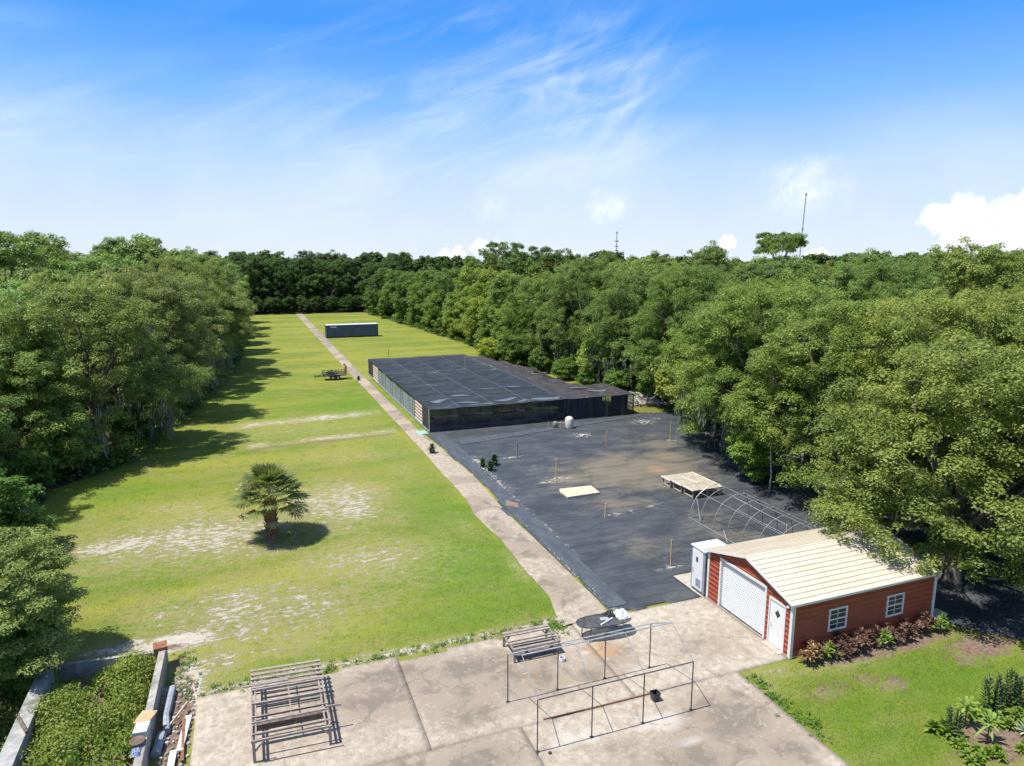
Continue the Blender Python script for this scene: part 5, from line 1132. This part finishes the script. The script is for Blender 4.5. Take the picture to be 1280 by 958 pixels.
band(42, 112, 215, fr0, lambda y: 1.60 * y + 5, 11.0, PF + PM[4:], 'oak crown in the wood right of the far field', 'oaks of the wood right of the far field', (.92, .97, .9), 1.07)
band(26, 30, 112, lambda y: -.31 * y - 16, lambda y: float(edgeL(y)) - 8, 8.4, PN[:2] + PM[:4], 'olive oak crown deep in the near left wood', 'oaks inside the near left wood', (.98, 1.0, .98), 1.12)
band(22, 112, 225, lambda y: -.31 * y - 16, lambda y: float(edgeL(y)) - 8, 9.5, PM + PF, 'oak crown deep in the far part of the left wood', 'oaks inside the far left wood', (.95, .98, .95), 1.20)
plant(PU, 135, 150, 1.0, 'lone flat topped tree standing above the right skyline beside the tall mast', col=(.62, .78, .55), rz=0)
plant(PO, 62, 172, (1.08), 'open crowned tree poking above the skyline left of the centre', col=(.6, .75, .6))
plant(PO, 73, 165, 1.03, 'second open crowned tree on the skyline left of the small mast', col=(.6, .75, .6))
plant(PO, 128, 142, 1.18, 'open tree on the skyline just left of the lone flat topped tree', col=(.9, 1.0, .8))
ORD = ['first', 'second', 'third', 'fourth', 'fifth', 'sixth', 'seventh', 'eighth', 'ninth', 'tenth', 'eleventh', 'twelfth', 'thirteenth', 'fourteenth', 'fifteenth', 'sixteenth', 'seventeenth', 'eighteenth', 'nineteenth', 'twentieth']
def relabel(group, what, row=None, key=lambda o: o.location.y, tail=''):
    os_ = [o for o in S.collection.objects if o.parent is None and o.get('group') == group]; rows = {}
    for o in os_: rows.setdefault(row(o) if row else 0, []).append(o)
    for k, l_ in rows.items():
        for i, o in enumerate(sorted(l_, key=key)):
            c = [ch for ch in kids(o) if ch.name.startswith(('crown', 'foliage'))][0].color; q = c[0] / c[1]
            tn = 'yellowish' if q > 1.06 else 'olive' if q > .97 else 'deep green'
            o['label'] = what.format(t=tn, n=ORD[i % 20], r=ORD[min(19, k)] if row else '') + tail
rw = lambda o: max(0, int((o.location.x - float(edgeR(o.location.y)) - 7) // 13))
lw_ = lambda o: max(0, int((float(edgeL(o.location.y)) - 8 - o.location.x) // 11))
relabel('oaks of the near right wood', '{t} oak in the near right wood, {n} back in its {r} row', rw)
relabel('oaks of the wood right of the shade house', '{t} oak in the middle right wood, {n} back in its {r} row', rw)
relabel('oaks of the wood right of the far field', '{t} oak in the far right wood, {n} back in its {r} row', rw)
relabel('oaks inside the near left wood', '{t} oak in the near left wood, {n} back in its {r} row', lw_)
relabel('oaks inside the far left wood', '{t} oak in the far left wood, {n} back in its {r} row', lw_)
relabel('shrubs at the foot of the right wood', 'low leafy shrub at the right wood foot, {n} one going away')
relabel('bushy small trees on the right wood edge', 'bushy small tree on the right wood edge, {n} one going away')
relabel('bushy small trees on the left wood edge', 'bushy small tree on the left wood edge, {n} one going away')
relabel('shrubs under the left edge oaks', 'leafy shrub shaded by the left edge oaks, {n} one going away')
relabel('dark trees closing the far field', 'dark tree closing the far field, {n} from the left', key=lambda o: o.location.x)
relabel('second row of the end wood', 'dark tree in the second row behind the far field, {n} from the left', key=lambda o: o.location.x)
relabel('shrubs at the foot of the end wood', 'dark shrub at the foot of the far end wood, {n} from the left', key=lambda o: o.location.x)
# --- dead limbs showing in the crowns
def deadlimb(tree, x, y, z, seed, sp=2.0):
    rs = random.Random(seed); mb = MB(); T_ = Matrix.LocRotScale(tree.location, tree.rotation_euler, tree.scale).inverted()
    for i in range(8):
        a = rs.uniform(3.4, 6.1); b = Vector((x + rs.uniform(-.4, .4), y, z)); e = b + Vector((math.cos(a), math.sin(a) * .7, rs.uniform(-.2, .6))) * sp * rs.uniform(.7, 1.2); md = b.lerp(e, .5) + Vector((rs.uniform(-.3, .3), 0, rs.uniform(-.2, .4)))
        mb.tube([b, md, e], [.08, .05, .015], 5, False)
        for k in range(3): p_ = b.lerp(e, rs.uniform(.4, .9)); mb.tube([p_, p_ + Vector((rs.uniform(-.8, .8), rs.uniform(-.8, 0), rs.uniform(-.2, .7)))], [.035, .01], 4, False)
    mb.tube([(x + .6, y + 3, z - 1.5), (x + .2, y + 1.2, z - .5), (x, y, z)], [.16, .12, .09], 7)
    me = bpy.data.meshes.new('dead_limb'); me.from_pydata([tuple(T_ @ Vector(v)) for v in mb.v], [], mb.f); me.update(); me.materials.append(bark_pale)
    link(me, 'dead_limb', tree)['label'] = 'bare whitish dead limb'
def bylabel(t_): return next(o for o in S.collection.objects if o.get('label') == t_)
deadlimb(bylabel('oak beyond the moss draped oak with its shade on the lawn'), -9.6, 73.5, 9.0, 1)
deadlimb(bylabel('moss draped oak at the left lawn edge whose shade reaches the sandy tracks'), -14.5, 60.5, 8.0, 2, 1.5)
deadlimb(bylabel('tall yellowish oak behind the one leaning over the garage'), 42.5, 29.5, 10.5, 3, 1.8)
setp(MB().tube([(33.0, 36.2, 0), (33.1, 36.2, 1.2), (33.2, 36.6, 3.6)], [.08, .065, .05], 8).build('thin_trunk', bark_pale, smooth=True), 'thin pale trunk standing on the shaded cloth behind the arched frame', 'tree trunk')
setp(MB().tube([(36.2, 36.8, 0), (36.3, 36.7, 2), (36.4, 37.2, 4)], [.10, .09, .06], 8).build('thin_trunk', bark_pale, smooth=True), 'second pale trunk under the oaks, right of the thin one', 'tree trunk')
# --- the wood beyond, one mass to the horizon
rs = np.random.RandomState(5); far = PF[0]; src = kids(far)[0].data; sV = np.empty(len(src.vertices) * 3, np.float32); src.vertices.foreach_get('co', sV); sV = sV.reshape(-1, 4, 3)
VV = []; TT = []
for i in range(250):
    ang = rs.uniform(-.32, 1.03); d = rs.uniform(235, 620) if i < 190 else rs.uniform(180, 240)
    x, y = d * math.sin(ang), d * math.cos(ang)
    if d < 245 and not (x > 150): continue
    sub = sV[rs.rand(len(sV)) < (.5 if d < 330 else .28)]; c = sub.mean(1, keepdims=True); s_ = rs.uniform(1.0, 1.28)
    sub = c + (sub - c) * (1.6 if d < 330 else 2.2); a = rs.uniform(0, 6.28); ca, sa = math.cos(a), math.sin(a)
    q = np.stack([sub[..., 0] * ca - sub[..., 1] * sa, sub[..., 0] * sa + sub[..., 1] * ca, sub[..., 2]], -1) * s_ + np.array([x, y, 0])
    VV.append(q.reshape(-1, 3)); TT.append(np.full(len(q) * 4, rs.rand() * .5))
VV = np.concatenate(VV); me = mesh_np('distant_wood', VV, np.arange(len(VV)).reshape(-1, 4), None, np.concatenate(TT), [oak_leaf])
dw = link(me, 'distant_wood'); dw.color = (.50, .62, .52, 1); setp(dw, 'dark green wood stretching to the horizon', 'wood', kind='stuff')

# --- cabbage palm
pm = thing('palm_tree', (.3, 40.3, 0), 'fan palm with dry skirt and thick booted trunk standing alone on the lawn', 'palm tree')
mb = MB(); mb.tube([(.3, 40.3, -.1), (.3, 40.3, .2), (.32, 40.3, 1.0), (.28, 40.3, 1.9), (.3, 40.3, 2.5)], [.36, .30, .30, .36, .26], 12)
for i in range(70):
    a = i * 2.4; z = .25 + i * .03; r = .30; p0 = Vector((.3 + r * math.cos(a), 40.3 + r * math.sin(a), z)); mb.bar(p0, p0 + Vector((math.cos(a) * .12, math.sin(a) * .12, .22)), .09, .03)
mb.build('trunk', palm_bark, pm)
def fan(V, F, base, az, el, pet, rad, nseg, droop, rs, T):
    d = np.array([math.cos(az) * math.cos(el), math.sin(az) * math.cos(el), math.sin(el)]); side = np.array([-math.sin(az), math.cos(az), 0]); up = np.cross(d, side) * -1; up = np.cross(side, d)
    hub = base + d * pet; hub[2] -= droop * .35 * pet
    b = len(V); w_ = .02; V += [base - side * w_, base + side * w_, hub + side * w_, hub - side * w_]; F.append((b, b + 1, b + 2, b + 3)); T += [.3] * 4
    for k in range(nseg):
        th = (k / (nseg - 1) - .5) * 4.4; dd = d * math.cos(th) + side * math.sin(th); ll = rad * (.72 + .28 * math.cos(th * .6)) * rs.uniform(.88, 1.08)
        sd = np.cross(dd, up + .3 * rs.normal(size=3) * .4); sd /= np.linalg.norm(sd); m1 = hub + dd * ll * .55 + up * .10 * (1 - abs(math.sin(th))); m1[2] -= droop * .10; e = hub + dd * ll; e[2] -= droop * ll * rs.uniform(.35, .65)
        w1_ = .055; b = len(V); t_ = rs.rand() ** 2
        V += [hub, m1 - sd * w1_, e, m1 + sd * w1_]; F.append((b, b + 1, b + 2, b + 3)); T += [t_] * 4
rs = np.random.RandomState(3); V = []; F = []; T = []; base = np.array([.3, 40.3, 2.7])
for i in range(66):
    az = i * 2.399 + rs.uniform(-.2, .2)
    u = i / 65; v = max(0, u - .35) / .65
    fan(V, F, base + np.array([0, 0, .45 * (1 - u)]), az, R(88 - 58 * min(u, .35) / .35 - 36 * v + rs.uniform(-8, 8)), (.65 + .45 * min(u, .35) / .35 + .5 * v) * rs.uniform(.85, 1.12), rs.uniform(.78, 1.0), 18, .22 + .3 * v, rs, T)
link(mesh_np('fronds', np.array(V) - np.array([.3, 40.3, 0]), np.array(F), None, T, [palm_leaf]), 'fronds', pm)
V = []; F = []; T = []
for i in range(6): fan(V, F, np.array([.3, 40.3, 2.45]), i * 2.399, R(rs.uniform(-22, -4)), rs.uniform(1.2, 1.8), rs.uniform(.45, .7), 12, .8, rs, T)
link(mesh_np('dry_fronds', np.array(V) - np.array([.3, 40.3, 0]), np.array(F), None, T, [dead_leaf]), 'dry_fronds', pm)
V = []; T = []
P_ = np.array([[-1.0, -.4, 3.35]]) + rs.normal(size=(420, 3)) * np.array([.30, .22, .16]); P_ = np.concatenate([P_, np.array([[.35, -.9, 3.2]]) + rs.normal(size=(130, 3)) * np.array([.2, .15, .15])])
link(mesh_np('flower_spray', leaves(P_, rs.normal(size=P_.shape), .07, .03, rs), np.arange(len(P_) * 4).reshape(-1, 4), None, np.ones(len(P_) * 4), [leafmat('flower_cream', (.42, .40, .16), (.55, .52, .26), (.6, .56, .3), .2, .7, False)]), 'flower_spray', pm)

# --- rosettes: red cordylines, pot plants, garden plants
def rosette(n, ln, wd, el0, el1, seed, z0=.0, stem=0.0, arch=.5, tiers=1):
    rs = np.random.RandomState(seed); V = []; F = []; T = []
    for i in range(n):
        u = i / max(1, n - 1); a = i * 2.399 + rs.uniform(-.3, .3); el = R(el0 + (el1 - el0) * u + rs.uniform(-8, 8)); l_ = ln * rs.uniform(.75, 1.1); b = np.array([0, 0, z0 + stem * (1 - u) if stem else z0])
        d = np.array([math.cos(a) * math.cos(el), math.sin(a) * math.cos(el), math.sin(el)]); s = np.array([-math.sin(a), math.cos(a), 0]) * wd * rs.uniform(.8, 1.2)
        m1 = b + d * l_ * .45; m2 = b + d * l_ * .8; m2[2] -= arch * l_ * .2; e = b + d * l_; e[2] -= arch * l_ * .5
        k = len(V); V += [b - s * .2, b + s * .2, m1 + s, m1 - s, m2 + s * .8, m2 - s * .8, e]; F += [(k, k + 1, k + 2, k + 3), (k + 3, k + 2, k + 4, k + 5), (k + 5, k + 4, k + 6, k + 6)]
        T += [rs.rand() ** 1.3] * 7
    return np.array(V), F, T
def ros_mesh(name, parts, mat):
    V = []; F4 = []; F3 = []; T = []
    for (v, f, t_), off in parts:
        b = sum(len(q) for q in V); V.append(v + np.array(off)); T += t_
        for q in f: (F3.append([b + q[0], b + q[1], b + q[2]]) if q[2] == q[3] else F4.append([b + i for i in q]))
    return mesh_np(name, np.concatenate(V), np.array(F4), np.array(F3), T, [mat])
def plant_proto(kind, cat, me, stems):
    r = thing(kind, (0, 0, 0), '', cat); link(me, 'leaves', r)
    if stems: 
        mb = MB()
        for (x, y, z) in stems: mb.tube([(x * .3, y * .3, -.05), (x, y, z)], .03, 6)
        mb.build('stem', bark, r, root=r)
    HID.append(r); return r
cd = []
for i in range(3):
    st_ = [(math.cos(k * 2.1 + i) * .22, math.sin(k * 2.1 + i) * .2, .35 + .2 * ((k + i) % 3)) for k in range(4)]
    cd.append(plant_proto('cordyline', 'plant', ros_mesh('cordyline_leaves', [(rosette(18, .42, .045, 78, -5, 60 + i * 7 + k, 0, .1), s) for k, s in enumerate(st_)], red_leaf if i < 2 else bright_leaf), st_))
xs = [20.0, 20.45, 20.95, 21.3, 21.75, 22.2, 22.6, 23.0, 23.45, 23.9, 24.4, 24.85, 25.3, 25.8, 26.3, 26.75, 27.2]
for k, x in enumerate(xs):
    g = k in (2, 9, 16); y = 19.1 + rr.uniform(-.18, .12)
    lb = 'bronze red leafed plant in the bed along the red garage wall' if not g else ['green leafed plant among the bronze ones near the door corner of the garage', '', '', 'green leafed plant in the middle of the bronze bed between the windows', '', '', 'green plant at the far end of the bronze bed by the white corner trim'][{2: 0, 9: 3, 16: 6}[k]]
    dup(cd[2] if g else cd[k % 2], (x, y, 0), rr.uniform(0, 6), rr.uniform(.5, .8), lb, 'plants along the garage wall', (1, 1, 1, 1) if k not in (0, 1) else (1.7, 1.9, 1.2, 1))
# second rank, tucked against the wall
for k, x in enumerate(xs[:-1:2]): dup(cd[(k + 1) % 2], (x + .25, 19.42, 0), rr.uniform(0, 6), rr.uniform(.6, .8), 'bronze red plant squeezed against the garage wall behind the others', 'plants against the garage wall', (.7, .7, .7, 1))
pap = plant_proto('broadleaf_plant', 'plant', ros_mesh('broad_leaves', [(rosette(20, .62, .065, 70, -20, 90, 0, .25, .7), (0, 0, .75))], bright_leaf), [(0, 0, .95)])
up_ = plant_proto('upright_plant', 'plant', ros_mesh('upright_leaves', [(rosette(46, .2, .032, 60, 5, 91 + k, .05, .75 + .12 * k, .5), (x, y, 0)) for k, (x, y) in enumerate([(0, 0), (.25, .1), (-.22, .12), (.05, .3)])], dark_leaf), [(0, 0, 1.1), (.25, .1, 1), (-.2, .1, .9)])
ag = plant_proto('agave', 'plant', ros_mesh('agave_leaves', [(rosette(26, .38, .035, 85, 10, 97, 0, .05, .1), (0, 0, .05))], leafmat('agave_leaf', (.28, .34, .27), (.4, .46, .38), (.5, .54, .46), .1, .5, False)), None)
low = plant_proto('low_plant', 'plant', ros_mesh('low_leaves', [(rosette(24, .34, .05, 75, 0, 70 + k, 0, .1), (math.cos(k * 2) * .22, math.sin(k * 2) * .22, .05)) for k in range(4)], weed_leaf), None)
dup(pap, (22.35, 14.3, 0), 0, .8, 'bright green broad leaved rosette plant at the back of the corner bed', 'bright rosettes in the corner bed')
dup(pap, (22.25, 13.45, 0), 1, .8, 'bright green broad leaved rosette plant at the front of the corner bed', 'bright rosettes in the corner bed')
for x, y, s_, lb in ((21.6, 14.1, .9, 'dark upright leafy plant left of the bright rosettes'), (24.1, 14.5, 1.15, 'dark upright plant right of the bright rosettes in the corner bed'), (24.75, 14.55, 1.0, 'dark upright plant second from the right edge of the corner bed'), (25.3, 14.4, 1.05, 'dark upright plant nearest to the right frame edge')): dup(up_, (x, y, 0), rr.uniform(0, 6), s_, lb, 'upright plants in the corner bed')
dup(ag, (23.9, 13.3, 0), 0, 1.0, 'pale spiky agave in the corner bed')
for x, y in ((21.2, 13.6), (21.5, 13.1), (21.9, 12.9), (23.2, 14.5), (23.6, 13.9), (24.2, 13.4), (21.3, 14.4), (24.6, 13.9), (23.0, 12.7), (20.9, 13.0)): dup(low, (x, y, 0), rr.uniform(0, 6), rr.uniform(.7, 1.1), 'low yellow green leafy plant in the corner bed', 'low plants in the corner bed', (1.1, 1.15, .7, 1))
setp(MB().lathe([(.12, -.02), (.16, .05), (.1, .14), (.02, .16)], (24.2, 12.95), 8).build('white_stone', stone_pale), 'white stone in the corner bed below the agave', 'stone')
def potplant(x, y, sc, label, col=(1, 1, 1, 1), z=.0):
    r = thing('potted_plant', (x, y, z), label, 'potted plant')
    pt_ = MB().lathe([(.15, z + .0), (.21, z + .32), (.21, z + .36), (.17, z + .36), (.16, z + .28)], (x, y), 14).build('pot', black_plastic, r)
    MB().lathe([(.165, z + .29), (.02, z + .31)], (x, y), 12).build('soil', wood_dark, pt_)
    k = ros_mesh('plant_leaves', [(rosette(34, .42, .06, 85, -5, int(x * 7 + y), 0, .15), (0, 0, .3)), (rosette(16, .36, .05, 80, 10, int(x * 9), 0, .1), (.08, .05, .38))], dark_leaf)
    o = link(k, 'foliage', r); o.color = col; r.scale = (sc,) * 3; return r
potplant(13.42, 54.1, 1.15, 'dark green plant in a black pot standing on the walk', z=0)['label'] = 'dark green plant in a black pot standing on the walk'
potplant(16.2, 49.0, .95, 'left of the two potted plants on the sandy cloth edge', (.9, .9, .7, 1)); potplant(17.2, 49.1, 1.25, 'dark spiky potted plant, right one on the sandy cloth edge', (.6, .8, .7, 1)); potplant(16.4, 47.8, 1.1, 'front potted plant of the cluster on the sandy cloth edge', (.9, .9, .6, 1))
potplant(12.9, 91.9, .9, 'tiny dark potted plant on the walk near the trailer', (.4, .5, .4, 1)); 
setp(MB().lathe([(.12, .04), (.14, .3), (.1, .34)], (12.8, 106), 8).build('small_bucket', black_plastic), 'tiny dark bucket on the far part of the walk', 'bucket')

# --- weeds in the bin and by the trees: ground cover
def weeds(name, n, fn, label, col, mat, a=.055, per=26, seed=1, pr=(.14, .34)):
    rs = np.random.RandomState(seed); PC = []; PR = []
    while len(PC) < n:
        q = fn(rs)
        if q is None: continue
        r = rs.uniform(*pr); PC.append((q[0], q[1], r * .6 + q[2])); PR.append(r)
    V, T = puffs(np.array(PC), np.array(PR), per, a, a * .55, rs, .9)
    o = link(mesh_np(name, V, np.arange(len(V)).reshape(-1, 4), None, T, [mat]), name); o.color = (*col, 1); return setp(o, label, 'weeds', kind='stuff')
def binf(rs):
    x, y = rs.uniform(-7.7, -4.45), rs.uniform(19.5, 28.2)
    v = float(vnoise(np.array([x]), np.array([y]), 1.3, 51)[0]); 
    if (y > 26.2 and x < -6.0 and rs.rand() < .75) or (abs(x + 5.9) < .5 and 25.3 < y < 26.8) or v < .50 and rs.rand() < .9: return None
    return x, y, max(0, v - .45) * 2.0 * rs.rand() ** .5
weeds('weeds', 850, binf, 'tangle of bright green weeds filling the walled bin', (1.25, 1.1, .7), weed_leaf, .042, 46, seed=4, pr=(.12, .48))
tw = []; rq2 = random.Random(3)
for k in range(170):
    x, y = rq2.uniform(-7.6, -4.5), rq2.uniform(19.5, 28); tw.append((rosette(16, rq2.uniform(.22, .42), .04, 85, 10, 500 + k, 0, rq2.uniform(.2, .7), .5), (x, y, .05)))
o = link(ros_mesh('tall_weeds', tw, bright_leaf), 'tall_weeds'); o.color = (.85, .85, .8, 1); setp(o, 'taller broad leafed weeds poking out of the tangle in the bin', 'weeds', kind='stuff')
def shadef(rs):
    x, y = rs.uniform(-13, -8.3), rs.uniform(21, 31); return (x, y, 0) if rs.rand() < .8 else None
weeds('ground_cover', 600, shadef, 'shaded creeping ground cover left of the bin', (.7, .8, .6), weed_leaf, seed=6)
def edgef(rs):
    if rs.rand() < .5:
        y = rs.uniform(56, 215); return float(edgeL(y)) - rs.uniform(0, 2.5), y, 0
    y = rs.uniform(66, 215); return float(edgeR(y)) + rs.uniform(-.5, 3), y, 0
weeds('undergrowth', 1500, edgef, 'rough green undergrowth along the feet of both woods', (.6, .75, .5), weed_leaf, .13, 24, 8, (.3, .8))
def padf(rs):
    k = rs.rand()
    if k < .45: return rs.uniform(-3.2, 12.2), 25.75 + rs.normal() * .2, -.05
    if k < .6: return 11.6 + rs.normal() * .25, 25.2 + rs.normal() * .3, -.03
    if k < .85: return 17.25 + rs.normal() * .2 + .0, rs.uniform(15.2, 19.3), -.05
    return -3.3 + rs.normal() * .3, rs.uniform(26, 29), -.05
weeds('edge_weeds', 420, padf, 'small weeds growing along the concrete edges', (.8, 1.0, .6), weed_leaf, .035, 16, 9, (.06, .14))

for gname, what in (('plants along the garage wall', 'bronze red plant in the front of the garage bed, {} from the door corner'), ('plants against the garage wall', 'bronze red plant squeezed against the garage wall, {} from the door corner'), ('low plants in the corner bed', 'low yellow green plant in the corner bed, {} from the left')):
    l_ = sorted([o for o in S.collection.objects if o.parent is None and o.get('group') == gname], key=lambda o: o.location.x)
    for i, o in enumerate(l_):
        if 'green' in o['label'] and 'yellow' not in o['label']: continue
        o['label'] = what.format(ORD[i])
l_ = [o for o in S.collection.objects if o.parent is None and o.get('group') == 'plant tables inside the shade house']
for i, o in enumerate(l_): o['label'] = '{} low plant table from the left, {} row behind the front net'.format(ORD[i % 4], 'first' if i < 4 else 'second')
# the pattern plants were only for copying
for r in HID:
    for c in kids(r):
        bpy.data.objects.remove(c)
    bpy.data.objects.remove(r)
